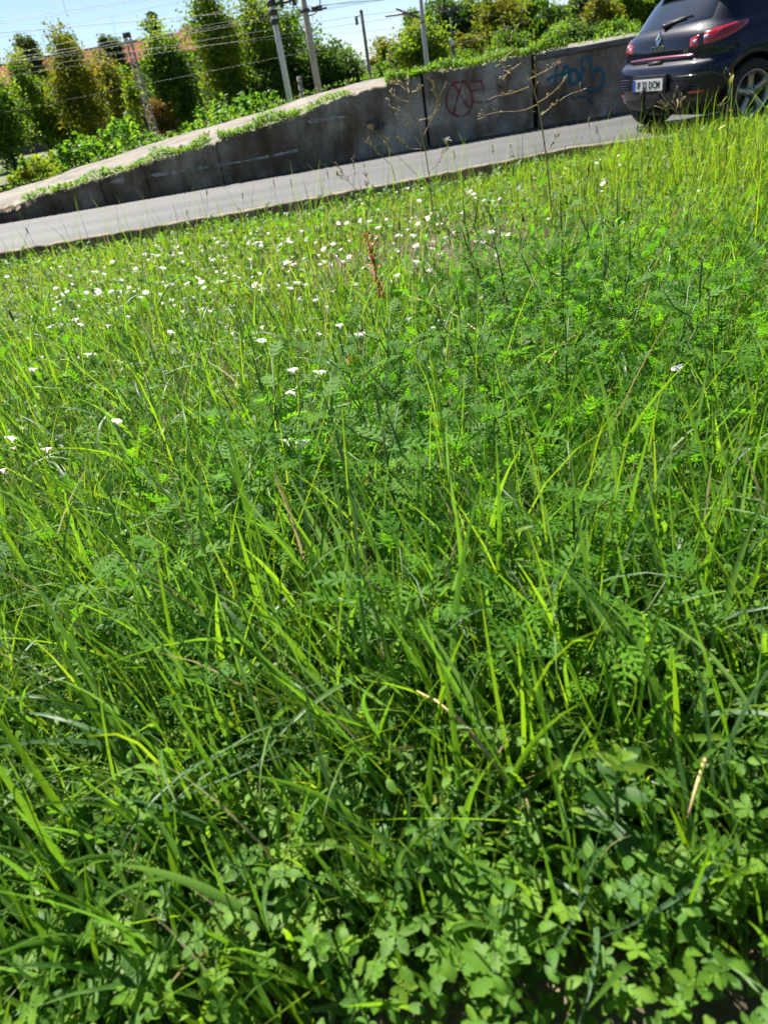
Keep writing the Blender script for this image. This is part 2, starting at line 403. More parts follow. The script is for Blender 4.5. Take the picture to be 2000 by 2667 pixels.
paint([[(775, 318), (735, 380), (720, 460), (740, 525), (795, 560), (850, 560), (895, 520), (914, 460), (905, 385), (880, 335), (848, 300)],
       [(848, 300), (815, 390), (790, 480), (778, 545)], [(765, 318), (870, 310), (975, 308)], [(770, 322), (800, 360), (830, 420), (885, 500)], [(900, 385), (935, 372), (975, 368)]],
      c7, 0.035, M_red, 'red spray painted drop shape and letters', WY - .012)
paint([[(915, 455), (960, 465), (1040, 450), (1080, 425)], [(975, 308), (990, 350), (985, 380)], [(1160, 270), (1190, 240), (1180, 300)], [(1200, 395), (1260, 385)], [(1090, 270), (1090, 330), (1120, 360)]], c7, 0.03, M_redf, 'faded red paint marks', WY - .02)
paint([[(462, 435), (500, 410), (560, 400), (600, 385)], [(517, 345), (512, 400), (508, 465)], [(555, 440), (552, 380), (570, 350), (585, 380), (590, 440)],
       [(605, 372), (578, 395), (575, 435), (603, 458), (632, 440), (635, 395), (605, 372)],
       [(702, 372), (708, 325), (682, 298), (652, 322), (650, 365), (668, 378)], [(668, 378), (645, 400), (648, 450), (675, 485), (715, 493), (755, 475), (773, 430), (768, 385), (735, 365), (712, 385), (712, 435)]],
      c3, 0.045, M_teal, 'teal spray painted lettering', WY - .045)
paint([[(530, 545), (540, 515), (585, 505)], [(590, 510), (612, 545), (640, 518), (680, 520), (712, 560)], [(600, 520), (614, 535), (630, 520)]], c3, 0.035, M_tealf, 'faded teal underline', WY - .045)
paint([[(150, 605), (190, 590), (240, 620)], [(210, 570), (225, 600), (250, 660)], [(200, 640), (240, 650), (285, 610)]], c7, .06, spray_mat('navy_paint_smudge', (.03, .06, .11), .5), 'dark blue paint smudge', WY - .006)

# platform surface
M_plat = simple('platform_concrete', (0.175, 0.155, 0.125), 0.95, noise=0.5, scale=2.2, bump=0.7)
def plat_z(X, T):
    z = np.vectorize(lambda x, t: ftop(x) * (1 - t) + btop(x) * t)(X, T)
    return z
xs = np.concatenate([np.arange(-9, 4.5, 0.09), np.linspace(4.5, 30, 30)]); ts = np.linspace(0, 1, 24)
V = []
for t_ in ts:
    for x in xs:
        xx = x
        y = WY + 0.36 + (BY - WY - .36) * t_
        z = (ftop(xx) - .012) * (1 - t_) + btop(xx) * t_ if x > -5.9 else min(btop(xx), 0.09 * (1 - t_) + btop(xx) * t_)
        z += 0.012 * sin(x * 4.1 + t_ * 9) * sin(t_ * 14 + x) + random.uniform(-.004, .004)
        if abs((t_ * 23) % 7 - 3) < .5: z -= 0.015
        V.append((x, y, z))
nx = len(xs)
for x in xs: V.append((x, BY + .02, -0.3))
i = (np.arange(len(ts))[:, None] * nx + np.arange(nx - 1)[None]).ravel()
nobj('platform_ramp', npmesh('platform_ramp', V, [np.stack([i, i + 1, i + nx + 1, i + nx], 1)], M_plat), kind='structure')

# ------------------------------------------------------------------ foliage helpers
def quads_leaves(P, size, tone, flat=0.0, aspect=0.55, rng=RNG):
    """one diamond leaf with a fold per point: 4 verts, 2 tris"""
    n = len(P)
    d = rng.normal(size=(n, 3)); d[:, 2] *= (1 - flat); d /= np.linalg.norm(d, axis=1)[:, None]
    e = rng.normal(size=(n, 3)); e -= d * (e * d).sum(1)[:, None]; e /= np.linalg.norm(e, axis=1)[:, None]
    s = size[:, None] if hasattr(size, '__len__') else size
    a = P - d * s * .5; b = P + d * s * .5
    nn = np.cross(d, e)
    l = P + e * s * aspect * .5 + nn * s * .08; r = P - e * s * aspect * .5 + nn * s * .08
    V = np.stack([a, l, b, r], 1).reshape(-1, 3)
    k = np.arange(n) * 4
    T = np.concatenate([np.stack([k, k + 1, k + 2], 1), np.stack([k, k + 2, k + 3], 1)])
    return V, T, np.repeat(tone, 4)
tree_mats = {}
def tmat(kind):
    if kind in tree_mats: return tree_mats[kind]
    c = dict(green=[(0, (0.040, 0.095, 0.014)), (.6, (0.085, 0.155, 0.018)), (1, (0.16, 0.21, 0.02))],
             dark=[(0, (0.030, 0.070, 0.018)), (.8, (0.060, 0.110, 0.022)), (1, (0.10, 0.15, 0.03))],
             yellow=[(0, (0.08, 0.13, 0.014)), (.4, (0.20, 0.215, 0.015)), (1, (0.38, 0.32, 0.02))],
             mixed=[(0, (0.06, 0.12, 0.015)), (.6, (0.14, 0.20, 0.016)), (1, (0.30, 0.30, 0.018))],
             orange=[(0, (0.08, 0.08, 0.015)), (.5, (0.18, 0.13, 0.02)), (1, (0.34, 0.16, 0.025))],
             bright=[(0, (0.045, 0.115, 0.015)), (.6, (0.085, 0.18, 0.02)), (1, (0.15, 0.22, 0.02))],
             lime=[(0, (0.08, 0.14, 0.015)), (.6, (0.13, 0.19, 0.02)), (1, (0.22, 0.23, 0.02))],
             spruce=[(0, (0.014, 0.026, 0.014)), (1, (0.03, 0.05, 0.025))],
             grey=[(0, (0.035, 0.058, 0.028)), (1, (0.085, 0.115, 0.05))])[kind]
    tree_mats[kind] = leaf_mat('foliage_' + kind, c, 0.5, (2.3, 2.3, 1.0), 0.5, 0.25)
    return tree_mats[kind]
M_bark = simple('bark', (0.10, 0.085, 0.065), 0.9, noise=0.4, scale=6)
def crown(name, c, rad, nclump, nleaf, size, kind, parent, shape='oval', spread=0.2, sticks=True, gap=0.0):
    c = np.array(c, float); rad = np.array(rad, float); rng = RNG
    u = rng.normal(size=(nclump, 3)); u /= np.linalg.norm(u, axis=1)[:, None]
    rr = rng.uniform(0.25, 1, nclump) ** 0.55
    # uneven outline
    bump = 1 + 0.22 * np.sin(u[:, 0] * 5 + c[0]) * np.cos(u[:, 2] * 4 + c[1]) + rng.normal(0, .07, nclump)
    CC = u * (rr * bump)[:, None]
    if shape == 'cone': CC[:, :2] *= (0.18 + 0.82 * (1 - (CC[:, 2:3] + 1) / 2) ** .8)
    if shape == 'flame': CC[:, :2] *= np.clip(1.15 - .7 * ((CC[:, 2:3] + 1) / 2) ** 2.2, .1, 1.3) * (1 + .22 * np.sin(CC[:, 2:3] * 7 + c[0] * 3))
    CC = c + CC * rad
    ctone = np.clip(rng.normal(.42, .25, nclump), 0, 1)
    m = int(nleaf * 1.5); size = size * .78
    off = rng.normal(size=(nclump, m, 3)) * (spread * rad.mean()) * rng.uniform(.5, 1.4, (nclump, 1, 1))
    off[:, :, 2] *= 0.75
    P = (CC[:, None, :] + off).reshape(-1, 3)
    tone = np.clip(np.repeat(ctone, m) + rng.normal(0, .13, nclump * m), 0, 1)
    V, T, tt = quads_leaves(P, size * rng.uniform(.6, 1.3, len(P)), tone, flat=.3)
    return nobj(name, npmesh(name, V, [T], tmat(kind), tt, smooth=False), parent), CC
def tree(name, px, py, hw, hh, Y, kind, label, group=None, shape='oval', n=(60, 60), size=.22, trunk=True, ground=0.0, cat='tree', spread=.2, depth=None):
    """crown centre and half sizes measured in photo pixels, standing at distance Y"""
    c = at_y(px, py, Y); sc = np.linalg.norm(ray(px, py)) ; mpp = (Y / ray(px, py)[1])
    r = hw * mpp * (.84 if px < 620 else .95); h = hh * mpp * .96
    zb = c[2] - h
    root = empty(name, (c[0], Y, ground), 0, label, cat, group)
    lc = np.array([0, 0, c[2] - ground])
    cr, CC = crown('crown', lc, (r, (depth or r), h), n[0], n[1], size, kind, root, shape, spread)
    if trunk:
        t = MB(); H = lc[2]
        t.tube([(0, 0, -.1), (.02 * H, .01, H * .35), (-.01 * H, 0, H * .7), (0, 0, lc[2] + h * .55)], [.035 * h + .03, .028 * h + .03, .02 * h + .02, .01], 7)
        for k in range(9):
            e = CC[random.randrange(len(CC))]; z0 = max(.3, min(e[2] - .4 * h * random.random(), lc[2] + .3 * h)) * random.uniform(.6, .95)
            t.tube([(0, 0, z0), (e[0] * .5, e[1] * .5, (z0 + e[2]) * .52), tuple(e)], [.012 * h + .012, .009 * h + .008, .005], 4)
        t.build('trunk', M_bark, root)
    return root

# ------------------------------------------------------------------ trees beyond the platform
RB = 'trees along the railway'
tree('broadleaf_tree', -10, 300, 75, 130, 34, 'green', 'dense green tree cut off by the left edge of the photo', RB, n=(90, 80), size=.2)
tree('poplar_tree', 78, 160, 44, 62, 50, 'grey', 'dark grey-green poplar top in front of the roof, leftmost one', RB, shape='flame', n=(50, 70), size=.24, spread=.2)
tree('yellowing_tree', 92, 290, 55, 135, 37, 'mixed', 'slim tree turning yellow below the leftmost poplar', RB, shape='flame', n=(70, 60), size=.2)
tree('poplar_tree', 186, 148, 33, 58, 50, 'grey', 'dark poplar top between the two yellowing trees', RB, shape='flame', n=(40, 60), size=.24)
tree('yellowing_tree', 205, 235, 62, 135, 36, 'yellow', 'broad golden tree left of the lattice mast', RB, shape='flame', n=(90, 65), size=.19)
tree('broadleaf_tree', 185, 320, 60, 90, 38, 'green', 'low green tree under the golden tree', RB, n=(60, 60), size=.2)
tree('poplar_tree', 293, 150, 36, 52, 50, 'grey', 'grey-green poplar top just left of the lattice mast', RB, shape='flame', n=(45, 60), size=.24)
tree('yellowing_tree', 300, 265, 60, 95, 40, 'yellow', 'yellow tree directly behind the foot of the lattice mast', RB, n=(70, 55), size=.2)
tree('yellowing_tree', 365, 270, 42, 80, 38, 'mixed', 'thin half-yellow tree right of the lattice mast', RB, n=(40, 50), size=.19)
tree('small_tree', 425, 300, 34, 42, 33, 'orange', 'small orange-brown tree right of the lattice mast foot', RB, n=(36, 50), size=.16)
# spruce with a bare stem
p0 = at_y(392, 84, 48)
sp = empty('spruce_tree', (p0[0] + .3, 48, 0), 0, 'dark spruce with drooping tiers rising above the red roof', 'tree')
t = MB(); mpp = 48 / ray(392, 84)[1]; HT = p0[2] + 36 * mpp
t.tube([(0, 0, 0), (0, 0, HT * .6), (0, 0, HT)], [.2, .13, .02], 6); t.build('trunk', M_bark, sp)
P = []; tn = []
for k in range(22):
    f = k / 21.; z = HT - .05 - f * HT * .55; rr = (.06 + f * 1.0) * 34 * mpp * (1 if f < .45 else 1 - (f - .45) * .6) * (1 if k % 2 else .72)
    for a in range(8):
        th = a * pi / 4 + k * .7 + random.uniform(-.2, .2)
        for s_ in np.linspace(.15, 1, 11):
            for _ in range(4):
                P.append((cos(th) * rr * s_ + random.gauss(0, .09), sin(th) * rr * s_ + random.gauss(0, .09), z - .35 * rr * s_ + .12 * rr * s_ * s_ + random.gauss(0, .07))); tn.append(random.random())
V, T, tt = quads_leaves(np.array(P), .26 * RNG.uniform(.6, 1.2, len(P)), np.array(tn), .2, .3)
nobj('crown', npmesh('crown', V, [T], tmat('spruce'), tt, False), sp)
tree('broadleaf_tree', 450, 215, 66, 132, 35, 'green', 'full green tree between the lattice mast and the tall yellow-green tree', RB, n=(110, 75), size=.2)
tree('tall_tree', 568, 130, 66, 160, 37, 'mixed', 'tall yellow-green tree with wispy top left of the white mast', RB, shape='flame', n=(120, 80), size=.19)
tree('broadleaf_tree', 680, 130, 58, 150, 40, 'mixed', 'tall open tree right behind the white mast', RB, n=(90, 80), size=.2, shape='flame')
tree('broadleaf_tree', 750, 150, 70, 130, 42, 'green', 'dense dark green tree behind the beige mast', RB, n=(90, 80), size=.22)
tree('broadleaf_tree', 650, 235, 90, 75, 39, 'dark', 'low dark tree behind the foot of the white mast', RB, n=(80, 70), size=.22)
tree('broadleaf_tree', 835, 190, 70, 85, 40, 'dark', 'rounded dark tree between the beige mast and the slim post', RB, n=(90, 80), size=.22)
tree('broadleaf_tree', 905, 205, 55, 75, 41, 'dark', 'dark tree sloping down beside the slim post', RB, n=(70, 70), size=.22)
tree('yellowing_tree', 1008, 160, 46, 58, 42, 'yellow', 'yellow-topped tree between the slim post and the grey mast', RB, n=(70, 60), size=.2)
tree('broadleaf_tree', 1010, 205, 60, 40, 40, 'green', 'low green tree at the platform edge right of the slim post', RB, n=(50, 60), size=.2)
tree('bright_tree', 1100, 135, 64, 62, 34, 'lime', 'bright lime-green tree behind the grey mast', RB, n=(90, 80), size=.19)
W_ = 'trees of the far wood on the right'
tree('broadleaf_tree', 1090, 80, 42, 48, 60, 'green', 'green tree top rising behind the lime-green tree', W_, n=(60, 60), size=.3)
tree('broadleaf_tree', 1160, 70, 60, 62, 62, 'dark', 'dark tree top at the left end of the far wood', W_, n=(80, 70), size=.32)
tree('yellowing_tree', 1215, 130, 45, 35, 50, 'yellow', 'low yellow tree at the foot of the far wood', W_, n=(50, 50), size=.24)
tree('broadleaf_tree', 1235, 60, 55, 58, 63, 'green', 'green tree behind the pole with crossarm', W_, n=(80, 70), size=.32)
tree('yellowing_tree', 1300, 65, 58, 62, 60, 'yellow', 'broad golden tree in the far wood', W_, n=(90, 75), size=.3)
tree('broadleaf_tree', 1372, 60, 48, 60, 62, 'mixed', 'yellow-green tree right of the broad golden tree', W_, n=(80, 70), size=.32)
tree('broadleaf_tree', 1440, 75, 50, 60, 60, 'green', 'green tree in the middle of the far wood', W_, n=(80, 70), size=.32)
tree('poplar_tree', 1510, 40, 34, 62, 64, 'grey', 'tall upright grey-green tree in the far wood', W_, n=(70, 70), size=.32, shape='flame')
tree('yellowing_tree', 1570, 55, 45, 55, 61, 'yellow', 'golden tree near the car in the far wood', W_, n=(80, 70), size=.3)
tree('broadleaf_tree', 1630, 40, 48, 62, 62, 'mixed', 'half-yellow tree just left of the car window', W_, n=(80, 70), size=.32)
tree('broadleaf_tree', 1700, 20, 60, 62, 63, 'green', 'green tree hidden behind the car', W_, n=(70, 70), size=.32)
tree('broadleaf_tree', 1330, 130, 60, 38, 56, 'green', 'low green tree below the broad golden tree', W_, n=(60, 60), size=.26)
tree('broadleaf_tree', 1490, 105, 70, 32, 56, 'dark', 'low dark tree along the wall top', W_, n=(70, 60), size=.26)
tree('broadleaf_tree', 1600, 90, 60, 30, 55, 'green', 'low green tree above the coping beside the car', W_, n=(60, 60), size=.26)
tree('broadleaf_tree', 1200, 165, 60, 25, 45, 'green', 'low bush-like tree above the wall between grey mast and coping', W_, n=(50, 60), size=.2)
# the row of trees behind the photographer (mirrored in the car paint)
for i, (x, y, h, r) in enumerate([(-14, -16, 7, 3.2), (-7, -19, 6, 3.4), (-1, -17, 7.5, 3.4), (5, -18, 6, 3.2), (11, -15, 7.5, 3.6), (17, -10, 6.5, 3.4), (22, -4, 7, 3.6), (26, 4, 6, 3.2), (-20, -9, 8, 3.8), (-24, -2, 9, 4.2), (-27, 5, 8.5, 4.2), (-32, 11, 9, 4.4)]):
    root = empty('garden_tree', (x, y, -.2), 0, 'leafy green tree in the row behind the photographer', 'tree', 'trees behind the photographer')
    cr, CC = crown('crown', (0, 0, h * .6), (r, r, h * .45), 45, 45, .5, 'green', root)
    t = MB(); t.tube([(0, 0, -.1), (0, 0, h * .7)], [.2, .06], 7); t.build('trunk', M_bark, root)

# shrubs right behind the platform: larger bright leaves on upright shoots
def shrub(x0, x1, Y, zt, kind, label, n=26, size=.16, dens_=60):
    root = empty('leafy_shrub', ((x0 + x1) / 2, Y, 0), 0, label, 'shrub', 'bright shrubs behind the ramp')
    P = []; tn = []; st = MB()
    for i in range(n):
        x = random.uniform(x0, x1) - (x0 + x1) / 2; y = random.uniform(-.9, .9)
        e = 1 - (abs(x) / ((x1 - x0) / 2)) ** 2.2
        h = zt * (.45 + .55 * e) * random.uniform(.75, 1.12); lx, ly = random.gauss(0, .18), random.gauss(0, .15)
        st.tube([(x, y, 0), (x + lx * .5, y + ly * .5, h * .5), (x + lx, y + ly, h)], [.014, .01, .004], 4)
        tb = random.gauss(.45, .2)
        for k in range(dens_):
            f = random.random() ** .7; s = .25 * (1.15 - f)
            P.append((x + lx * f + random.gauss(0, s), y + ly * f + random.gauss(0, s), h * f + random.gauss(0, .05))); tn.append(min(1, max(0, tb + random.gauss(0, .2))))
    V, T, tt = quads_leaves(np.array(P), size * RNG.uniform(.5, 1.2, len(P)), np.array(tn), .4, .6)
    nobj('foliage', npmesh('foliage', V, [T], tmat(kind), tt, False), root)
    st.build('stem', M_bark, root); return root
def zat(px, py, Y): return at_y(px, py, Y)
for (a, b, top, Y, lab, kind) in (((160, 0), (290, 0), 375, 19.0, 'bright green shrub at the left foot of the ramp', 'bright'), ((235, 0), (400, 0), 322, 19.6, 'taller bright shrub in front of the lattice mast', 'bright'),
                                  ((490, 0), (640, 0), 275, 20.0, 'bright shrub behind the ramp left of the white mast', 'bright'), ((600, 0), (755, 0), 255, 20.6, 'bright shrub around the foot of the white mast', 'bright'), ((60, 0), (180, 0), 420, 19.0, 'low scrubby shrub at the far left end of the ramp', 'mixed')):
    pa = at_y(a[0], top + 40, Y); pb = at_y(b[0], top + 40, Y); pc = at_y((a[0] + b[0]) / 2, top, Y)
    shrub(pa[0], pb[0], Y, pc[2] + .1, kind, lab, n=30, size=.15, dens_=70)

# ------------------------------------------------------------------ building with the red roof
M_tile = None
def tile_mat():
    m, t, p = new_mat('red_roof_tiles')
    tc = nd(t, 'ShaderNodeTexCoord'); P = tc.outputs['Object']
    w1 = nd(t, 'ShaderNodeTexWave', Scale=0.9, Distortion=0.1); w1.bands_direction = 'X'; t.links.new(P, w1.inputs[0])
    w2 = nd(t, 'ShaderNodeTexWave', Scale=0.9, Distortion=0.1); w2.bands_direction = 'Z'; t.links.new(P, w2.inputs[0])
    n = nd(t, 'ShaderNodeTexNoise', Scale=2.0, Detail=5.0); t.links.new(P, n.inputs[0])
    r = ramp(t, [(0.3, (0.16, 0.036, 0.022)), (0.7, (0.25, 0.06, 0.036))], n.outputs[0])
    ad = nd(t, 'ShaderNodeMath', operation='MINIMUM'); t.links.new(w1.outputs[1], ad.inputs[0]); t.links.new(w2.outputs[1], ad.inputs[1])
    r2 = ramp(t, [(0.0, (0.7, 0.66, 0.62)), (0.3, (1, 1, 1))], ad.outputs[0])
    mx = nd(t, 'ShaderNodeMix', data_type='RGBA', blend_type='MULTIPLY'); mx.inputs[0].default_value = 1
    t.links.new(r.outputs[0], mx.inputs[6]); t.links.new(r2.outputs[0], mx.inputs[7]); t.links.new(mx.outputs[2], p.inputs['Base Color'])
    p.inputs['Roughness'].default_value = .9; p.inputs['Specular IOR Level'].default_value = .1
    return m
M_tile = tile_mat(); M_bwall = simple('brown_plaster', (0.16, 0.11, 0.09), .9, noise=.2, scale=1)
M_glass = simple('window_glass', (0.05, 0.08, 0.11), .08, spec=.8); M_wht = simple('white_frame', (.7, .7, .7), .5)
BYd = 72
a = at_y(-60, 182, BYd); b = at_y(395, 103, BYd); e0 = at_y(-60, 232, BYd - 5)
L0 = a[0] - 20; L1 = b[0] + 2; zr = (a[2] + b[2]) / 2; ze = e0[2]
bld = empty('long_building', ((L0 + L1) / 2, BYd, 0), 0, 'long brown building with a red tiled roof behind the trees on the left', 'building')
hl = (L1 - L0) / 2
q = MB(); q.box((0, 0, ze / 2), (2 * hl - .6, 9.4, ze)); q.build('wall', M_bwall, bld, smooth=False)
q = MB()
q.add([(-hl, -5.4, ze - .1), (hl, -5.4, ze - .1), (hl, 0, zr), (-hl, 0, zr), (hl, 5.4, ze - .1), (-hl, 5.4, ze - .1), (-hl, -5.4, ze - .32), (hl, -5.4, ze - .32), (hl, 5.4, ze - .32), (-hl, 5.4, ze - .32)],
      [(0, 1, 2, 3), (3, 2, 4, 5), (6, 7, 1, 0), (1, 7, 8, 4, 2), (6, 0, 3, 5, 9), (6, 9, 8, 7), (4, 8, 9, 5)])
rf = q.build('roof', M_tile, bld, smooth=False)
q = MB(); q.tube([(-hl, 0, zr + .03), (hl, 0, zr + .03)], .14, 8); q.build('ridge', simple('ridge_tiles', (.22, .17, .17), .8), rf)
for k in range(14):
    xw = -hl + 2.2 + k * (2 * hl - 4) / 13
    q = MB()
    for dx, dz, w, h in ((0, .62, 1.1, .09), (0, -.62, 1.1, .09), (-.53, 0, .09, 1.2), (.53, 0, .09, 1.2), (0, 0, .06, 1.2)): q.box((xw + dx, -4.74, ze - 1.35 + dz), (w, .12, h))
    w_ = q.build('window', M_wht, bld, smooth=False)
    q = MB(); q.box((xw, -4.71, ze - 1.35), (1.05, .06, 1.2)); q.build('pane', M_glass, w_, smooth=False)
# visible blue-white window between the trees
pw = at_y(160, 212, BYd - 5.2)
# gabled wing
a = at_y(485, 66, 62); e0 = at_y(505, 128, 62)
wing = empty('gabled_house', (a[0], 62, 0), 0, 'house with a red tiled hip roof showing between the green and yellow-green trees', 'building')
zr2, ze2 = a[2], e0[2] - .3
q = MB(); q.box((1.5, 0, ze2 / 2), (8, 7, ze2)); q.build('wall', M_bwall, wing, smooth=False)
q = MB(); q.add([(-3, -4, ze2), (6, -4, ze2), (6, 4, ze2), (-3, 4, ze2), (0, 0, zr2), (3, 0, zr2)], [(0, 1, 5, 4), (1, 2, 5), (2, 3, 4, 5), (3, 0, 4), (3, 2, 1, 0)]); q.build('roof', M_tile, wing, smooth=False)
for xw in (-.5, 2.5):
    q = MB()
    for dx, dz, w, h in ((0, .6, 1.1, .09), (0, -.6, 1.1, .09), (-.5, 0, .09, 1.2), (.5, 0, .09, 1.2)): q.box((xw + dx, -3.55, ze2 - 1.4 + dz), (w, .12, h))
    w_ = q.build('window', M_wht, wing, smooth=False); q = MB(); q.box((xw, -3.52, ze2 - 1.4), (1, .06, 1.2)); q.build('pane', M_glass, w_, smooth=False)

# ------------------------------------------------------------------ masts, posts, wires
M_wp = simple('white_painted_mast', (.62, .62, .63), .6, noise=.12, scale=3)
M_bp = simple('beige_concrete_mast', (.42, .37, .31), .85, noise=.25, scale=4)
M_gp = simple('grey_mast', (.36, .38, .40), .7, noise=.15, scale=3)
M_dk = simple('dark_metal', (.05, .05, .055), .6)
M_rustm = simple('rusty_lattice', (.30, .26, .23), .8, noise=.4, scale=6)
M_ins = simple('insulator_ceramic', (.22, .12, .09), .3)
def mast(name, base, top, Y, wpx, mat, label, cat='mast', over=1.0, n=10, taper=.75, group='masts and posts beyond the wall'):
    b = at_y(*base, Y); t_ = at_y(*top, Y); mpp = Y / ray(*base)[1]
    root = empty(name, (b[0], Y, 0), 0, label, cat, group)
    H = t_[2] * over if over == 1 else (b[2] + (t_[2] - b[2]) * over)
    r = wpx * mpp / 2
    q = MB(); q.tube([(0, 0, -.3), (0, 0, H * .5), (0, 0, H)], [r, r * (1 + taper) / 2, r * taper], n); q.build('pole', mat, root)
    return root, H, r, mpp
R_, H_, r_, m_ = mast('railway_mast', (757, 268), (711, 0), 22, 17, M_wp, 'white painted mast with dark collars near its top, leftmost of the pair', over=1.35, n=8)
q = MB()
for z in (H_ * .66, H_ * .71, H_ * .76, H_ * .80): q.tube([(0, 0, z), (0, 0, z + .12)], r_ * 1.35, 10)
q.build('collar', M_dk, R_)
q = MB()
for z, l in ((H_ * .77, .8), (H_ * .80, .7)):
    q.tube([(0, 0, z), (l * .5, -.3, z - .02), (l, -.4, z + .05)], .035, 6)
    for k in range(2): q.tube([(.25 + k * .3, -.3, z - .12), (.28 + k * .3, -.3, z + .16)], [.05, .02], 6)
q.build('bracket', M_dk, R_)
q = MB()
for k in range(7): 
    a_ = k * .9; q.tube([(.9 + .3 * cos(a_ + .3 * j), -.3 + .1 * sin(a_), H_ * .745 + .28 * sin(a_ + .3 * j)) for j in range(10)], .014, 5)
q.build('cable_coil', M_dk, R_)
R_, H_, r_, m_ = mast('railway_mast', (832, 245), (793, 0), 20, 19, M_bp, 'round beige mast with rusty foot, right of the white one', over=1.3, n=12)
q = MB(); q.tube([(0, 0, H_ * .76), (0, 0, H_ * .78)], r_ * 1.3, 12); q.build('collar', M_dk, R_)
q = MB(); q.tube([(0, 0, H_ * .765), (.5, -.1, H_ * .763)], .02, 6); q.tube([(.15, 0, H_ * .775), (.4, 0, H_ * .770)], .06, 8); q.build('bracket', M_dk, R_)
R_, H_, r_, m_ = mast('utility_post', (965, 205), (942, 30), 24, 9, simple('weathered_post', (.17, .16, .15), .85, noise=.3, scale=4), 'slim weathered post standing alone between the beige and the grey mast', 'post', taper=.9)
q = MB(); q.tube([(0, 0, H_), (0, 0, H_ + .05)], [r_ * 1.1, r_ * .4], 8); q.build('cap', M_dk, R_)
q = MB(); q.box((-.16, 0, H_ * .93), (.07, .07, .2)); q.tube([(-.16, 0, H_ * .96), (0, 0, H_ * .97)], .015, 5); q.build('fitting', M_dk, R_)
R_, H_, r_, m_ = mast('railway_mast', (1113, 177), (1096, 0), 19, 14, M_gp, 'grey mast with a bracket arm rising from the wall top', over=1.3, n=10)
q = MB(); q.tube([(0, 0, H_ * .73), (-.55, 0, H_ * .83)], .022, 6); q.tube([(0, 0, H_ * .78), (-.8, 0, H_ * .79)], .018, 6); q.build('bracket_arm', M_dk, R_)
q = MB(); q.tube([(-.28, 0, H_ * .775), (-.42, 0, H_ * .80)], .035, 7); q.tube([(0, 0, H_ * .70), (0, 0, H_ * .71)], r_ * 1.15, 10); q.build('insulator', M_ins, R_)
R_, H_, r_, m_ = mast('utility_post', (1181, 135), (1176, 20), 40, 8, M_dk, 'dark pole with a small crossarm in front of the far wood', 'post')
q = MB(); q.box((0, 0, H_ - .12), (.9, .1, .1)); q.build('crossarm', M_dk, R_)
for s_ in (-.36, .36): q = MB(); q.tube([(s_, 0, H_ - .07), (s_, 0, H_ + .02), (s_, 0, H_ + .12)], [.03, .06, .02], 7); q.build('insulator', M_ins, R_)
R_, H_, r_, m_ = mast('signal_post', (1175, 132), (1173, 108), 34, 3.5, M_gp, 'short post with a white round lamp beside the dark pole', 'post')
q = MB(); q.tube([(0, -.02, H_ - .14), (0, -.02, H_ - .1), (0, -.02, H_ + .02), (0, -.02, H_ + .08)], [.05, .13, .13, .05], 10); q.build('lamp_head', M_wht, R_)
R_, H_, r_, m_ = mast('concrete_stub', (790, 262), (781, 198), 19.5, 15, simple('stub_concrete', (.25, .22, .21), .9, noise=.3, scale=8), 'short ribbed concrete stub between the white and the beige mast', 'post', n=4, taper=.85)
for k in range(6): q = MB(); q.box((0, 0, .35 + k * (H_ - .45) / 5), (r_ * 1.75, r_ * 1.75, .035), pi / 4 * 0); q.build('rib', M_bp, R_)
# lattice mast
Y = 26; b = at_y(403, 345, Y); t_ = at_y(331, 97, Y); Hm = t_[2]; 
lm = empty('lattice_mast', (b[0], Y, 0), 0, 'thin rusty white lattice mast in front of the yellowing trees', 'mast', 'masts and posts beyond the wall')
dx = 0.0; q = MB(); wb, wt = .105, .07
for sx in (-1, 1):
    for sy in (-1, 1): q.tube([(sx * wb, sy * wb, 0), (dx + sx * wt, sy * wt, Hm)], .02, 4)
q.build('upright', M_rustm, lm)
q = MB(); N = 20
for k in range(N):
    f0, f1 = k / N, (k + 1) / N; s = 1 if k % 2 else -1
    w0 = wb + (wt - wb) * f0; w1 = wb + (wt - wb) * f1
    for sy in (-1, 1):
        q.tube([(dx * f0 + s * w0, sy * w0, Hm * f0), (dx * f1 - s * w1, sy * w1, Hm * f1)], .012, 4)
        q.tube([(sy * w0, s * w0, Hm * f0), (sy * w1, -s * w1, Hm * f1)], .012, 4)
q.build('bracing', M_rustm, lm)
q = MB(); q.box((dx, 0, Hm + .05), (.2, .2, .12)); q.build('cap', M_dk, lm)
M_wire = simple('overhead_wire', (.06, .06, .065), .5, metal=.3)
def wire(pts, Y, r=.012, label='', ext=True, Ys=None):
    P = [at_y(a, b, Y if Ys is None else Ys[i]) for i, (a, b) in enumerate(pts)]
    P = [Vector(p) for p in P]
    if ext:
        P = [P[0] + (P[0] - P[1]).normalized() * 18] + P + [P[-1] + (P[-1] - P[-2]).normalized() * 25]
    o = P[0].copy()
    q = MB(); q.tube([p - o for p in P], r * .42, 4); ob = q.build('overhead_wire', M_wire); ob.location = o
    tag(ob, label, 'wire', 'overhead wires'); return ob
wire([(0, 56), (200, 24), (345, 0)], 20, .011, 'topmost overhead wire at the left, upper one of a close pair')
wire([(0, 62), (200, 31), (395, -3)], 20, .011, 'lower wire of the close pair at the top left')
wire([(0, 98), (290, 42), (490, 0)], 21, .009, 'single overhead wire below the close pair')
wire([(0, 145), (367, 74), (700, 3)], 22, .010, 'overhead wire crossing the sky just above the spruce')
wire([(0, 157), (350, 98), (700, 38), (1000, -10)], 23, .010, 'overhead wire crossing the top of the lattice mast')
wire([(0, 165), (350, 106), (700, 46), (1050, -12)], 24, .010, 'lowest overhead wire over the left roof')
wire([(800, 17), (870, 11), (995, -1)], 20, .014, 'thick wire leaving the beige mast to the right')
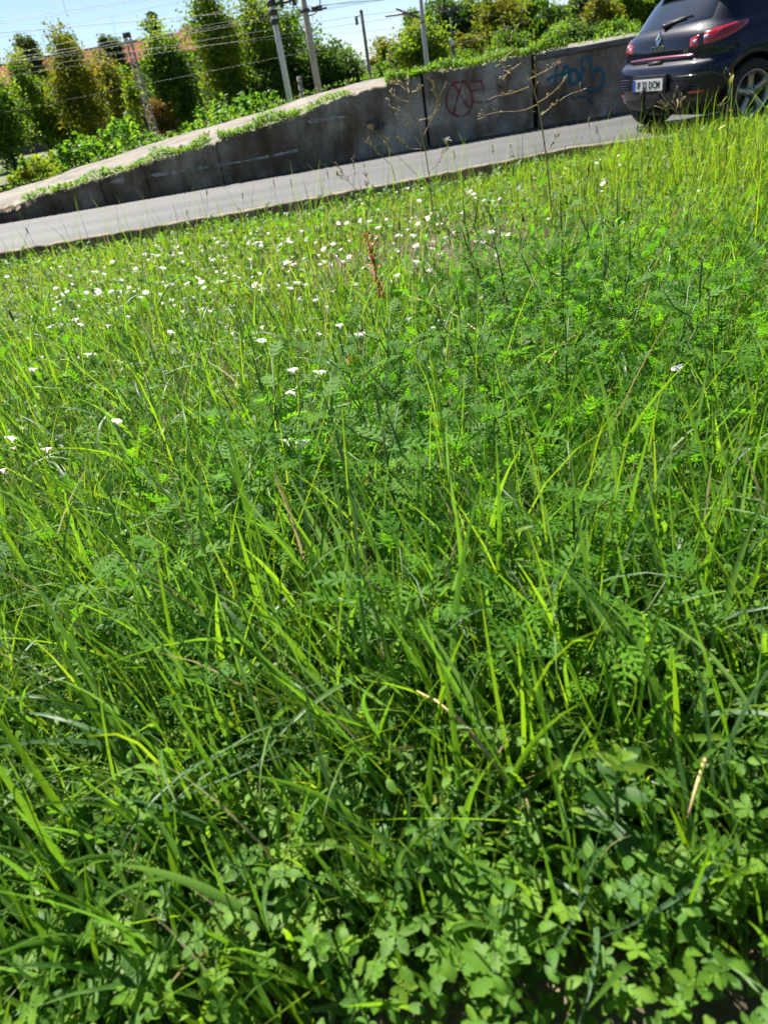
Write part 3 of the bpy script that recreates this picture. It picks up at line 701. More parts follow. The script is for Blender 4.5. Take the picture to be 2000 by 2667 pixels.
wire([(800, 34), (950, 8), (1020, -4)], 21, .008, 'thin wire fanning out from behind the beige mast')
wire([(828, 58), (942, 40), (1053, 27), (1220, -1)], 23, .009, 'wire passing the top of the slim post')
wire([(835, 75), (1000, 50), (1200, 14), (1350, -8)], 25, .009, 'wire running below the slim post top toward the grey mast')
wire([(850, 90), (1040, 74), (1230, 48)], 30, .008, 'faint wire reaching the far wood')
wire([(950, 105), (1040, 87), (1110, 70)], 30, .008, 'short sloping wire above the yellow-topped tree')
wire([(1200, 115), (1400, 45), (1560, 22)], 42, .02, 'pale cable in front of the far wood', ext=False)
wire([(165, 0), (173, 33)], 20, .009, 'short hanger between wires at the upper left', ext=False)
wire([(291, 42), (305, 106)], 21.5, .007, 'long hanger left of the lattice mast', ext=False)
# rail at far left
q = MB(); P = [at_y(-80, 503, 17.6), at_y(0, 492, 17.9), at_y(60, 478, 18.2)]
o = Vector(P[0]); q = MB()
for p0, p1 in zip(P[:-1], P[1:]):
    for dz, w, h in ((.14, .07, .04), (.07, .02, .1), (.01, .14, .03)):
        c = (Vector(p0) + Vector(p1)) / 2 - o; d = Vector(p1) - Vector(p0)
        q.box((c.x, c.y, c.z + dz - .1), (d.length + .02, w, h), atan2(d.y, d.x))
ob = q.build('rail', simple('rusty_rail', (.05, .04, .035), .6), smooth=False); ob.location = o; tag(ob, 'dark steel rail end at the far left beyond the ramp', 'rail')

# ------------------------------------------------------------------ the car
car = empty('parked_car', (3.73, 8.92, 0.0), radians(12.8), 'dark navy hatchback seen from behind at the right edge, on the road by the wall', 'car')
M_paint = simple('navy_metallic_paint', (0.0045, 0.006, 0.020), 0.45, metal=0.0, coat=.75, spec=.10)
M_blackp = simple('black_plastic', (0.018, 0.018, 0.019), 0.55)
M_gloss = simple('black_gloss', (0.006, 0.006, 0.008), 0.1, coat=.6)
M_cglass = simple('dark_car_glass', (0.012, 0.016, 0.02), 0.03, spec=1.0, coat=1.0)
M_chrome = simple('chrome', (0.75, 0.76, 0.78), 0.12, metal=1.0)
M_lampr = simple('red_lamp', (0.42, 0.012, 0.025), 0.12, coat=1.0)
M_lampd = simple('dark_red_lamp', (0.14, 0.006, 0.012), 0.12, coat=1.0)
M_lampw = simple('clear_lamp', (0.62, 0.62, 0.66), 0.2, coat=1.0)
M_strip = simple('red_reflection_trim', (0.30, 0.10, 0.14), 0.22, metal=0.6, coat=.5)  # chrome strip, with its reddish reflection put into the base colour
M_tyre = simple('tyre_rubber', (0.022, 0.022, 0.022), 0.8, noise=.2, scale=30)
M_rim = simple('silver_rim', (0.42, 0.42, 0.38), 0.35, metal=0.75)
M_plate = simple('plate_white', (0.78, 0.78, 0.78), .4); M_pblue = simple('plate_blue', (0.02, 0.10, 0.55), .4); M_ink = simple('plate_ink', (0.01, 0.01, 0.01), .5)
def tb(z, tab): return float(np.interp(z, [a for a, b in tab], [b for a, b in tab]))
XR = [(.17, .34), (.22, .16), (.27, .09), (.34, .035), (.42, .008), (.5, 0), (.60, .004), (.66, .02), (.685, .06), (.70, .085), (.80, .078), (.9, .095), (.95, .125), (.98, .16), (1.1, .245), (1.2, .325), (1.30, .42), (1.36, .5), (1.40, .62), (1.43, .9), (1.446, 1.3), (1.45, 1.7)]
XF = [(.17, 3.70), (.22, 3.92), (.3, 4.03), (.45, 4.06), (.6, 4.05), (.70, 4.0), (.78, 3.86), (.85, 3.55), (.91, 3.2), (.96, 2.98), (1.0, 2.9), (1.1, 2.7), (1.25, 2.42), (1.36, 2.15), (1.40, 2.02), (1.43, 1.9), (1.446, 1.78), (1.45, 1.72)]
WW = [(.17, .66), (.22, .79), (.3, .838), (.42, .86), (.55, .868), (.68, .866), (.78, .862), (.86, .846), (.92, .82), (.96, .785), (.99, .75), (1.1, .71), (1.22, .665), (1.32, .62), (1.38, .575), (1.41, .51), (1.432, .40), (1.446, .24), (1.45, .04)]
def smt(z, tab):
    h = .012; return (tb(z - h, tab) + 2 * tb(z, tab) + tb(z + h, tab)) / 4
def body_pt(z, u, off=0.0):
    """u: 0 rear centre .. 1 rear corner end .. 2 front corner start .. 3 front centre; returns right side point (local x fwd, y left)"""
    xr, xf, w = smt(z, XR), smt(z, XF), smt(z, WW)
    span = xf - xr; B = min(.40, span * .45); Fq = min(.75, span * .45)
    if u <= 1:
        t = u * pi / 2; n = 2.0 / 3.0
        x = xr + B * (1 - abs(cos(t)) ** n); y = w * abs(sin(t)) ** n
        y = max(y, 0)
    elif u <= 2:
        s = u - 1; x = xr + B + (span - B - Fq) * s; y = w
    else:
        t = (u - 2) * pi / 2; x = xf - Fq * (1 - abs(sin(pi / 2 + 0 * t)) * 1) ; n = 2 / 2.6
        x = xf - Fq + Fq * abs(sin(t)) ** n; y = w * abs(cos(t)) ** n
    # hips over the wheels, sill tuck
    for xc in (.62, 3.21):
        d = abs(x - xc); rz_ = sqrt(d * d + (z - .31) ** 2)
        if y > .4: y += .016 * math.exp(-((rz_ - .40) / .07) ** 2)
    if .42 < z < .8 and 1.0 < x < 3.0: y -= .018 * math.exp(-((z - .60) / .10) ** 2) * math.exp(-((x - 2) / .9) ** 4)
    return x, -y
def body_n(z, u):
    e = 1e-3
    a = Vector((*body_pt(z, u), z)); b = Vector((*body_pt(z, min(3, u + e)), z)); c = Vector((*body_pt(z + e, u), z + e))
    n = (b - a).cross(c - a)
    if n.length < 1e-12: return Vector((-1, 0, 0))
    n.normalize()
    mid = Vector((2.0, 0, z if z < 1.3 else 1.0))
    if n.dot(a - mid) < 0: n = -n
    return n
us = sorted(set([round(v, 4) for v in np.concatenate([np.linspace(0, 1, 23), np.linspace(1, 2, 41), np.linspace(2, 3, 15)])]))
zs = sorted(set([round(v, 4) for v in np.concatenate([np.linspace(.17, .66, 22), np.linspace(.66, .72, 7), np.linspace(.72, .94, 11), np.linspace(.94, 1.0, 6), np.linspace(1.0, 1.36, 15), np.linspace(1.36, 1.43, 8), np.linspace(1.43, 1.45, 5)])]))
ring = [(u, 1) for u in us] + [(u, -1) for u in us[-2:0:-1]]
vs = []
for z in zs:
    for u, s in ring:
        x, y = body_pt(z, u); vs.append((x, y * s, z))
n = len(ring); fs = []
for i in range(len(zs) - 1):
    for j in range(n): fs.append((i * n + j, i * n + (j + 1) % n, (i + 1) * n + (j + 1) % n, (i + 1) * n + j))
fs.append(tuple(range(n))[::-1]); fs.append(tuple((len(zs) - 1) * n + j for j in range(n)))
me = bpy.data.meshes.new('body'); me.from_pydata(vs, [], fs); me.materials.append(M_paint); me.materials.append(M_blackp)
bm = bmesh.new(); bm.from_mesh(me); bmesh.ops.recalc_face_normals(bm, faces=bm.faces); bm.to_mesh(me); bm.free()
tmp = bpy.data.objects.new('body_tmp', me); COL.objects.link(tmp)
cut = []
for xc in (.62, 3.21):
    for s in (-1, 1):
        cm = bpy.data.meshes.new('c'); bm = bmesh.new()
        bmesh.ops.create_cone(bm, cap_ends=True, segments=48, radius1=.352, radius2=.352, depth=.36, matrix=Matrix.Translation((xc, s * .79, .315)) @ Matrix.Rotation(pi / 2, 4, 'X'))
        bm.to_mesh(cm); bm.free(); cm.materials.append(M_paint); cm.materials.append(M_blackp)
        for p in cm.polygons: p.material_index = 1
        co = bpy.data.objects.new('c', cm); COL.objects.link(co); cut.append(co)
        md = tmp.modifiers.new('b', 'BOOLEAN'); md.operation = 'DIFFERENCE'; md.object = co; md.solver = 'EXACT'
dg = bpy.context.evaluated_depsgraph_get()
bme = bpy.data.meshes.new_from_object(tmp.evaluated_get(dg)); bme.name = 'body'
for co in cut: bpy.data.objects.remove(co, do_unlink=True)
bpy.data.objects.remove(tmp, do_unlink=True)
for p in bme.polygons:
    p.use_smooth = p.material_index == 0 and abs(p.normal.z) < .999
    c = p.center
    if c.z < .30 and p.material_index == 0 and c.x < 3.6: p.material_index = 1
nobj('body', bme, car)
def patch(name, mat, us_, zb, zt, parent=car, side=(1, -1), off=.004, nz=8, smooth_=True, **kw):
    """surface piece following the body between curves zb(u), zt(u), slightly proud with tucked-in rim"""
    out = []
    for s in side:
        q = MB(); vs = []; m = len(us_)
        for i, u in enumerate(us_):
            for j in range(nz + 1):
                z = zb[i] + (zt[i] - zb[i]) * j / nz
                x, y = body_pt(z, u); nn = body_n(z, u)
                o_ = -.004 if i in (0, m - 1) or j in (0, nz) else off
                vs.append(((x + nn.x * o_), (y + nn.y * o_) * s, z + nn.z * o_))
        fs = [(i * (nz + 1) + j, (i + 1) * (nz + 1) + j, (i + 1) * (nz + 1) + j + 1, i * (nz + 1) + j + 1) for i in range(m - 1) for j in range(nz)]
        q.add(vs, fs); out.append(q.build(name, mat, parent, smooth_, **kw))
    return out
def fullpatch(name, mat, ulist, zb, zt, parent=car, off=.004, nz=10, **kw):
    """patch across the rear centre, from -u to u"""
    q = MB(); vs = []; U = [-u for u in ulist[::-1] if u > 0] + list(ulist); Zb = list(zb[::-1][:-1] if ulist[0] == 0 else zb[::-1]) + list(zb); Zt = list(zt[::-1][:-1] if ulist[0] == 0 else zt[::-1]) + list(zt)
    m = len(U)
    for i, u in enumerate(U):
        s = -1 if u < 0 else 1
        for j in range(nz + 1):
            z = Zb[i] + (Zt[i] - Zb[i]) * j / nz; x, y = body_pt(z, abs(u)); nn = body_n(z, max(abs(u), .02))
            o_ = -.004 if i in (0, m - 1) or j in (0, nz) else off
            vs.append((x + nn.x * o_, (y + nn.y * o_) * s, z + nn.z * o_))
    fs = [(i * (nz + 1) + j, (i + 1) * (nz + 1) + j, (i + 1) * (nz + 1) + j + 1, i * (nz + 1) + j + 1) for i in range(m - 1) for j in range(nz)]
    q.add(vs, fs); return q.build(name, mat, parent, **kw)
def uy(z, y):
    """u on the rear quarter whose half width is y"""
    w = smt(z, WW); t = math.asin(min(1, (y / w)) ** 1.5); return t / (pi / 2)
def ux(z, x):
    xr, xf = smt(z, XR), smt(z, XF); span = xf - xr; B = min(.40, span * .45); Fq = min(.75, span * .45)
    if x < xr + B:
        c = (1 - (x - xr) / B); t = math.acos(min(1, max(0, c)) ** 1.5); return t / (pi / 2)
    return 1 + (x - xr - B) / (span - B - Fq)
# rear window
ul = [uy(1.1, y) for y in np.linspace(0, .60, 14)]
fullpatch('rear_window', M_cglass, ul, [.985 + .02 * (k / 13.) ** 2 for k in range(14)], [1.335 - .02 * (k / 13.) ** 3 - (.0 if k < 11 else .03 * (k - 10)) for k in range(14)])
# spoiler
q = MB(); vs = []
for i in range(17):
    y = -.60 + 1.2 * i / 16; e = (abs(y) / .6) ** 3 * .05
    vs += [(.40 + e, y, 1.352), (.33 + e, y, 1.362 - e * .2), (.335 + e, y, 1.385), (.62 + e * .5, y, 1.418 - e * .5), (.56, y, 1.35)]
q.add(vs, [(i * 5 + j, (i + 1) * 5 + j, (i + 1) * 5 + (j + 1) % 5, i * 5 + (j + 1) % 5) for i in range(16) for j in range(5)] + [(0, 1, 2, 3, 4), (84, 83, 82, 81, 80)])
q.build('spoiler', M_paint, car)
# side windows and doors
for a, b, nm in ((.98, 1.42, 'rear_side_window'), (1.50, 2.42, 'door_window')):
    us_ = [ux(1.1, x) for x in np.linspace(a, b, 12)]
    if nm == 'rear_side_window': zb = [1.04 - .03 * i / 11 for i in range(12)]; zt = [1.08 + .24 * min(1, i / 7.) for i in range(12)]
    else: zb = [1.0 - .02 * i / 11 for i in range(12)]; zt = [1.33 - max(0, (i - 6)) * .045 for i in range(12)]
    patch(nm, M_cglass, us_, zb, zt, off=.003)
def seam(pts, w=.007):
    q = MB()
    for s in (1, -1):
        P = []
        for u, z in pts:
            x, y = body_pt(z, u); nn = body_n(z, max(u, .02)); P.append((x + nn.x * .0012, (y + nn.y * .0012) * s, z))
        q.tube(P, w / 2, 4)
    return q
M_seam = simple('panel_gap', (.002, .002, .002), .9)
# tailgate shut line, bumper line, doors, fuel flap
P = [(uy(z, y), z) for z, y in ((.705, .02), (.702, .30), (.705, .50), (.72, .575), (.78, .60), (.86, .60))]
q = seam(P); q.build('tailgate_gap', M_seam, car)
q = seam([(ux(.68, x), z) for x, z in ((.10, .685), (.2, .70), (.29, .72), (.34, .76), (.33, .83))]); q.build('bumper_gap', M_seam, car)
q = seam([(ux(z, x), z) for x, z in ((1.48, 1.0), (1.47, .85), (1.42, .7), (1.30, .55), (1.22, .42), (1.2, .33), (1.6, .29), (2.4, .29), (2.62, .33), (2.68, .5), (2.68, .8), (2.62, .95))], .009); q.build('door_gap', M_seam, car)
q = MB(); x, y = body_pt(.90, ux(.9, 1.5)); q.tube([(1.43, y - .012, .89), (1.5, y - .03, .895), (1.58, y - .012, .90)], .013, 6); q.build('door_handle', M_gloss, car)
x, y = body_pt(.76, ux(.76, .82)); q = MB(); n_ = 24; q.add([(x + .075 * cos(a_ * 2 * pi / n_), y - .0025, .755 + .075 * sin(a_ * 2 * pi / n_)) for a_ in range(n_)], [tuple(range(n_))]); q.build('fuel_flap', M_paint, car)
# tail lamps: body side piece + tailgate piece, on dark surround
def lamp(s):
    r0 = []
    def seg(ya, yb, mode, m=8): return None
    # outer piece wraps from y=.60 round the corner to x=.52
    A = [('y', .615), ('y', .66), ('y', .70), ('x', .21), ('x', .25), ('x', .30), ('x', .36), ('x', .42), ('x', .48), ('x', .53)]
    zb = [.800, .802, .807, .815, .826, .842, .864, .89, .918, .945]; zt = [.918, .925, .933, .942, .950, .957, .962, .965, .965, .955]
    us_ = [uy(.87, v) if k == 'y' else ux(.87, v) for k, v in A]
    for i in range(1, len(us_)):
        if us_[i] <= us_[i - 1]: us_[i] = us_[i - 1] + .012
    dk = patch('tail_lamp', M_lampr, us_, zb, zt, side=(s,), off=.010)[0]
    # clear reversing insert + dark middle band
    k0 = [us_[0] + (us_[2] - us_[0]) * f for f in (.12, .4, .7, 1.0)]
    patch('lamp_insert', M_lampw, k0, [.850, .85, .852, .86], [.893, .897, .90, .89], parent=dk, side=(s,), off=.0135, nz=4)
    k1 = [us_[3] + (us_[8] - us_[3]) * f for f in np.linspace(0, 1, 8)]
    patch('lamp_dark_zone', M_lampd, k1, [.845, .855, .865, .877, .89, .905, .918, .93], [.915, .925, .935, .94, .945, .948, .95, .952], parent=dk, side=(s,), off=.0135, nz=5)
    us2 = [uy(.87, v) for v in (.475, .50, .53, .56, .585, .598)]
    d2 = patch('tail_lamp', M_lampr, us2, [.800, .794, .793, .794, .796, .797], [.875, .885, .893, .901, .908, .911], side=(s,), off=.010)[0]
    patch('lamp_insert', M_lampw, [uy(.87, v) for v in (.50, .53, .56, .588)], [.828, .826, .825, .827], [.862, .868, .874, .879], parent=d2, side=(s,), off=.0135, nz=4)
    # black housing around both
    us3 = [uy(.87, v) for v in (.455, .50, .56, .605)]
    us3 = us3 + us_[1:-1] + [us_[-1] + .02]
    m_ = len(us3); zb3 = list(np.interp(np.linspace(0, 1, m_), [0, .3, .6, 1], [.79, .782, .81, .94])); zt3 = list(np.interp(np.linspace(0, 1, m_), [0, .3, .6, 1], [.875, .925, .965, .972]))
    zb3 = [.792, .782, .783, .786] + [z - .014 for z in zb[1:-1]] + [.955]; zt3 = [.872, .893, .912, .925] + [z + .012 for z in zt[1:-1]] + [.962]
    patch('lamp_housing', M_gloss, us3, zb3, zt3, side=(s,), off=.003)
lamp(1); lamp(-1)
# shoulder chrome trim strip on the tailgate lip
ul = [uy(.715, y) for y in np.linspace(0, .56, 10)]
fullpatch('tailgate_trim', M_strip, ul, [.712 + .004 * i / 9 for i in range(10)], [.752 - .012 * (i / 9.) ** 2 for i in range(10)], off=.018, nz=4)
q = MB(); q.box((.068, 0, .695), (.05, .22, .03)); q.build('tailgate_handle', M_blackp, car)
# number plate with recess
q = MB(); vs = []
q.box((-.012, 0, .50), (.03, .60, .175)); q.build('plate_recess', M_blackp, car, smooth=False)
q = MB(); q.box((-.031, 0, .50), (.008, .52, .112)); plate = q.build('licence_plate', M_plate, car, smooth=False)
q = MB(); q.box((-.0362, .238, .50), (.002, .042, .108)); q.build('plate_band', M_pblue, plate, smooth=False)
def text_obj(s, name, size, mat, loc, parent, depth=.001, sx=1.0, font_off=0.0, tilt=0.0, space=1.0):
    cu = bpy.data.curves.new(name, 'FONT'); cu.body = s; cu.size = size; cu.extrude = depth; cu.align_x = 'CENTER'; cu.align_y = 'CENTER'; cu.offset = font_off; cu.space_character = space
    o = bpy.data.objects.new(name, cu); COL.objects.link(o); bpy.context.view_layer.update()
    m_ = bpy.data.meshes.new_from_object(o.evaluated_get(bpy.context.evaluated_depsgraph_get())); bpy.data.objects.remove(o, do_unlink=True)
    # text lies in XY facing +Z: turn it to face -X (rear), reading left to right for someone behind the car
    M_ = Matrix(((0, 0, -1, 0), (-sx, 0, 0, 0), (0, 1, 0, 0), (0, 0, 0, 1)))
    m_.transform(Matrix.Translation(loc) @ Matrix.Rotation(tilt, 4, 'Y') @ M_); m_.name = name
    m_.materials.clear(); m_.materials.append(mat)
    return nobj(name, m_, parent)
text_obj('IF 22 DCM', 'plate_lettering', .098, M_ink, (-.0368, -.016, .499), plate, sx=.90, font_off=.0012, space=1.03)
bxx = body_pt(.86, .0)[0]
text_obj('CLIO', 'badge_lettering', .060, M_chrome, (bxx - .010, .0, .828), car, depth=.004, sx=1.5, font_off=.002, space=1.15)
text_obj('dCi', 'badge_lettering', .042, M_chrome, (.088, -.46, .775), car, depth=.004, sx=1.2, font_off=.001)
# diamond badge
def diamond(w, h, x): return [(x, 0, h), (x, -w, 0), (x, 0, -h), (x, w, 0)]
q = MB(); zc = .912; xb = body_pt(zc, 0)[0]; tl = .22
vs = []
for w, h, dx_ in ((.052, .070, .0), (.046, .062, -.016), (.018, .030, -.010), (.016, .026, .0)):
    for v in diamond(w, h, dx_ - .004): vs.append((xb + v[0] + v[2] * tl, v[1], zc + v[2]))
q.add(vs, [(r * 4 + k, r * 4 + (k + 1) % 4, (r + 1) * 4 + (k + 1) % 4, (r + 1) * 4 + k) for r in range(3) for k in range(4)])
q.build('diamond_badge', M_chrome, car, smooth=False)
# wiper
q = MB(); z0 = 1.045
def gl(y, z): x, yy = body_pt(z, uy(z, abs(y))); return (x - .02, y, z)
q.tube([gl(0, 1.005), gl(0, 1.03)], [.028, .03], 8); q.tube([gl(.0, 1.02), gl(-.12, 1.045), gl(-.28, 1.06)], [.022, .014, .008], 6); q.tube([gl(.02, 1.052), gl(-.16, 1.066), gl(-.36, 1.078)], [.006, .008, .006], 5)
q.build('wiper', M_blackp, car)
# rear reflectors, bumper vents and lower dark valance
for s in (1, -1):
    us_ = [uy(.4, v) for v in (.56, .60, .65, .70, .74)]
    patch('reflector', M_lampr, us_, [.385, .383, .383, .385, .392], [.412, .415, .416, .415, .410], side=(s,), off=.008, nz=3)
ul = [uy(.3, y) for y in np.linspace(0, .62, 10)]
fullpatch('valance', M_blackp, ul, [.225] * 10, [.37 - .02 * (i / 9.) ** 2 for i in range(10)], off=.006, nz=5)
for s in (1, -1):
    for k in range(5):
        z = .445 + k * .027
        patch('bumper_slat', M_gloss if k % 2 else M_paint, [uy(z, v) for v in np.linspace(.37, .72, 8)], [z - .007] * 8, [z + .007] * 8, side=(s,), off=.009, nz=3)
# tow hook
q = MB(); q.tube([(.18, .0, .27), (.02, .0, .25), (-.06, 0, .26), (-.085, 0, .32), (-.085, 0, .40)], [.025, .025, .023, .02, .018], 8); q.tube([(-.085, 0, .39), (-.085, 0, .41), (-.085, 0, .435), (-.085, 0, .45)], [.014, .026, .026, .012], 10)
q.tube([(-.085, 0, .36), (-.085, 0, .47)], .03, 8)
q.build('tow_hook', M_blackp, car)
q = MB(); q.tube([(.3, -.35, .22), (.1, -.35, .21)], .025, 10); q.build('exhaust_pipe', M_dk, car)
q = MB(); q.box((2.0, 0, .19), (3.3, 1.0, .08)); q.tube([(.62, -.7, .30), (.62, .7, .30)], .04, 8); q.build('underbody', M_blackp, car)
# mirrors, head lamps, grille, windscreen
for s in (1, -1):
    q = MB(); q.tube([(2.38, s * .74, .99), (2.40, s * .80, 1.0)], .02, 6)
    q.tube([(2.30, s * .88, 1.02), (2.33, s * .88, 1.02), (2.42, s * .87, 1.02), (2.48, s * .86, 1.02)], [.06, .085, .075, .02], 10); q.build('wing_mirror', M_paint, car)
    patch('head_lamp', M_lampw, [2.15, 2.25, 2.35, 2.45, 2.55, 2.65], [.66, .65, .64, .635, .635, .64], [.76, .765, .755, .74, .725, .71], side=(s,), off=.008)
patch('grille', M_gloss, [2.66, 2.75, 2.85, 2.95, 3.0], [.60] * 5, [.68, .70, .71, .715, .715], off=.008)
us_ = list(np.linspace(2.32, 3.0, 8))
patch('windscreen', M_cglass, us_, [1.0, .985, .975, .97, .968, .966, .965, .965], [1.345, 1.35, 1.355, 1.36, 1.362, 1.363, 1.364, 1.364], off=.004)
# wheels
def wheel(xc, s):
    w = empty('wheel', (xc, s * .775, .308)); w.parent = car
    for k in ('label', 'category'): 
        if k in w: del w[k]
    def rev(prof, n_=48):
        vs = [(r * cos(2 * pi * k / n_), y * s, r * sin(2 * pi * k / n_)) for r, y in prof for k in range(n_)]
        fs = [(i * n_ + k, i * n_ + (k + 1) % n_, (i + 1) * n_ + (k + 1) % n_, (i + 1) * n_ + k) for i in range(len(prof) - 1) for k in range(n_)]
        return vs, fs
    q = MB(); q.add(*rev([(.205, -.09), (.235, -.10), (.285, -.098), (.303, -.08), (.308, -.04), (.308, .04), (.303, .08), (.285, .095), (.24, .10), (.212, .088), (.205, .07)])); q.build('tyre', M_tyre, w)
    q = MB(); q.add(*rev([(.195, -.088), (.185, -.05), (.185, .05), (.198, .075), (.212, .088), (.206, .093), (.192, .084), (.182, .06)]))
    # five spokes
    for k in range(5):
        a_ = 2 * pi * k / 5 + pi / 2 + .12
        ca, sa = cos(a_), sin(a_); rows = [(.045, .034, .062), (.08, .031, .070), (.12, .030, .074), (.16, .036, .078), (.190, .058, .080)]
        vs = []
        for r, hw, y in rows:
            for t_, dy in ((-1, -.022), (-.82, 0), (.82, 0), (1, -.022)): vs.append((r * ca - t_ * hw * sa, (y + dy) * s, r * sa + t_ * hw * ca))
        q.add(vs, [(i * 4 + j, (i + 1) * 4 + j, (i + 1) * 4 + j + 1, i * 4 + j + 1) for i in range(4) for j in range(3)])
    q.add(*rev([(.062, .03), (.062, .062), (.055, .070), (.03, .072), (.028, .078), (.001, .080)], 24))
    q.build('rim', M_rim, w)
    q = MB()
    for k in range(5):
        a_ = 2 * pi * k / 5 + pi / 2 + .12 + pi / 5
        q.tube([(.05 * cos(a_), .062 * s, .05 * sin(a_)), (.05 * cos(a_), .074 * s, .05 * sin(a_))], .0105, 6)
    q.build('wheel_bolts', M_dk, w)
    q = MB(); q.add(*rev([(.03, .0), (.145, .0), (.145, -.02)], 24)); q.build('brake_disc', simple('brake_steel', (.12, .11, .10), .5, metal=.6) if 'brake_steel' not in bpy.data.materials else bpy.data.materials['brake_steel'], w)
for xc in (.62, 3.21):
    for s in (1, -1): wheel(xc, s)

# ------------------------------------------------------------------ vegetation of the verge
def scatter(n, dmin, dmax, bias=1.0, rng=RNG, xr=.66, x0=.40, rmin=.34):
    """positions in front of the viewer, denser close by"""
    u = rng.random(int(n * 1.5))
    if abs(bias - 1) < 1e-6: D = dmin * (dmax / dmin) ** u
    else:
        e = 1 - bias; D = (dmin ** e + u * (dmax ** e - dmin ** e)) ** (1 / e)
    X = rng.uniform(-1, 1, len(D)) * (xr * D + x0) + .02 * D
    ok = (D < kerb_y(X) - .10) & (np.hypot(X, D) > rmin)
    return X[ok][:n], D[ok][:n]
def fbm(x, y, s=0):
    return (np.sin(x * 2.3 + s) * np.cos(y * 1.9 - s) + .6 * np.sin(x * 5.1 - y * 3.3 + s * 2) + .4 * np.cos(x * 9.7 + y * 8.1 + s)) / 2.0
def blades(X, Y, h, w, mat, name, K=4, fold=False, lean=(.05, .5), curl=(.2, 1.2), tone=None, az=None, z0=None, parent=None, wtip=.06, rng=RNG):
    n = len(X)
    az = rng.uniform(0, 2 * pi, n) if az is None else az
    th0 = rng.uniform(lean[0], lean[1], n); th1 = rng.uniform(curl[0], curl[1], n)
    Z = (ground_z(X, Y) if z0 is None else z0) - .01
    pos = np.stack([X, Y, Z], 1); rows = []
    dirh = np.stack([np.cos(az), np.sin(az)], 1)
    tw = rng.uniform(-1.2, 1.2, n)
    wob = rng.normal(0, .10, n)
    tt = np.linspace(0, 1, K + 1)
    tone = np.clip(rng.normal(.45, .22, n), 0, .88) if tone is None else tone
    for j, t in enumerate(tt):
        th = th0 + th1 * t ** 1.6
        if j > 0:
            tm = (tt[j] + tt[j - 1]) / 2; thm = th0 + th1 * tm ** 1.6; ds = h / K
            a2 = az + wob * j
            pos = pos + np.stack([np.sin(thm) * np.cos(a2) * ds, np.sin(thm) * np.sin(a2) * ds, np.cos(thm) * ds], 1)
        prof = np.interp(t, [0, .25, .6, .85, 1], [.7, 1, .85, .45, wtip])
        wv = az + pi / 2 + tw * t
        wd = np.stack([np.cos(wv), np.sin(wv), 0.25 * np.sin(tw * 3)], 1) * (w * prof / 2)[:, None]
        if fold:
            nrm = np.stack([-np.cos(th) * np.cos(az), -np.cos(th) * np.sin(az), np.sin(th)], 1)
            rows.append(np.stack([pos - wd, pos - nrm * (w * prof * .14)[:, None], pos + wd], 1))
        else: rows.append(np.stack([pos - wd, pos + wd], 1))
    W = 3 if fold else 2
    V = np.stack(rows, 1).reshape(-1, 3)
    base = np.arange(n) * (K + 1) * W; F_ = []
    for j in range(K):
        for k in range(W - 1):
            a_ = base + j * W + k; F_.append(np.stack([a_, a_ + 1, a_ + W + 1, a_ + W], 1))
    return npmesh(name, V, [np.concatenate(F_)], mat, np.repeat(tone, (K + 1) * W))
def leaves(X, Y, Z, tmpl, size, mat, name, tilt=(.0, .8), tone=None, rng=RNG, az=None):
    """copies of a leaf template (verts Nx3 along +x, tris) with base at the point"""
    TV, TF = tmpl; n = len(X)
    az = rng.uniform(0, 2 * pi, n) if az is None else az; ti = rng.uniform(tilt[0], tilt[1], n); ro = rng.normal(0, .45, n)
    ca, sa, ct, st, cr, sr = np.cos(az), np.sin(az), np.cos(ti), np.sin(ti), np.cos(ro), np.sin(ro)
    x = TV[None, :, 0] * size[:, None]; y = TV[None, :, 1] * size[:, None]; z = TV[None, :, 2] * size[:, None]
    y2 = y * cr[:, None] - z * sr[:, None]; z2 = y * sr[:, None] + z * cr[:, None]
    x3 = x * ct[:, None] - z2 * st[:, None]; z3 = x * st[:, None] + z2 * ct[:, None]
    V = np.stack([X[:, None] + x3 * ca[:, None] - y2 * sa[:, None], Y[:, None] + x3 * sa[:, None] + y2 * ca[:, None], Z[:, None] + z3], 2).reshape(-1, 3)
    k = (np.arange(n) * len(TV))[:, None, None]
    T = (np.array(TF)[None] + k).reshape(-1, 3)
    tone = np.clip(rng.normal(.45, .22, n), 0, .9) if tone is None else tone
    t2 = np.repeat(tone, len(TV)).reshape(n, -1) + (np.abs(TV[:, 1]) < .012)[None] * .16 - .06; t2 = np.where(np.repeat(tone, len(TV)).reshape(n, -1) > .9, tone[:, None], np.minimum(t2, .9)); return V, T, t2.ravel()
def outline_leaf(hw, L=1.0, arch=.25, fold=.18):
    """hw: list of (t, halfwidth); fold up along midrib, arching down to the tip"""
    V = []; T = []
    for t, w in hw:
        z = arch * (t * 1.0 - 1.6 * t * t)
        V += [(t * L, -w, z + fold * w), (t * L, 0, z), (t * L, w, z + fold * w)]
    for i in range(len(hw) - 1):
        a_ = i * 3
        for k in (0, 1): T += [(a_ + k, a_ + k + 3, a_ + k + 4), (a_ + k, a_ + k + 4, a_ + k + 1)]
    return np.array(V), T
T_lance = outline_leaf([(0, .01), (.2, .09), (.5, .14), (.8, .08), (1, .003)])
T_oval = outline_leaf([(0, .01), (.15, .16), (.4, .27), (.7, .22), (.92, .08), (1, .01)])
T_arrow = outline_leaf([(-.18, .20), (0, .17), (.02, .22), (.3, .24), (.65, .14), (1, .005)])
def merge(parts):
    V = []; T = []; k = 0
    for v, t in parts:
        V.append(v); T += [tuple(i + k for i in f) for f in t]; k += len(v)
    return np.concatenate(V), T
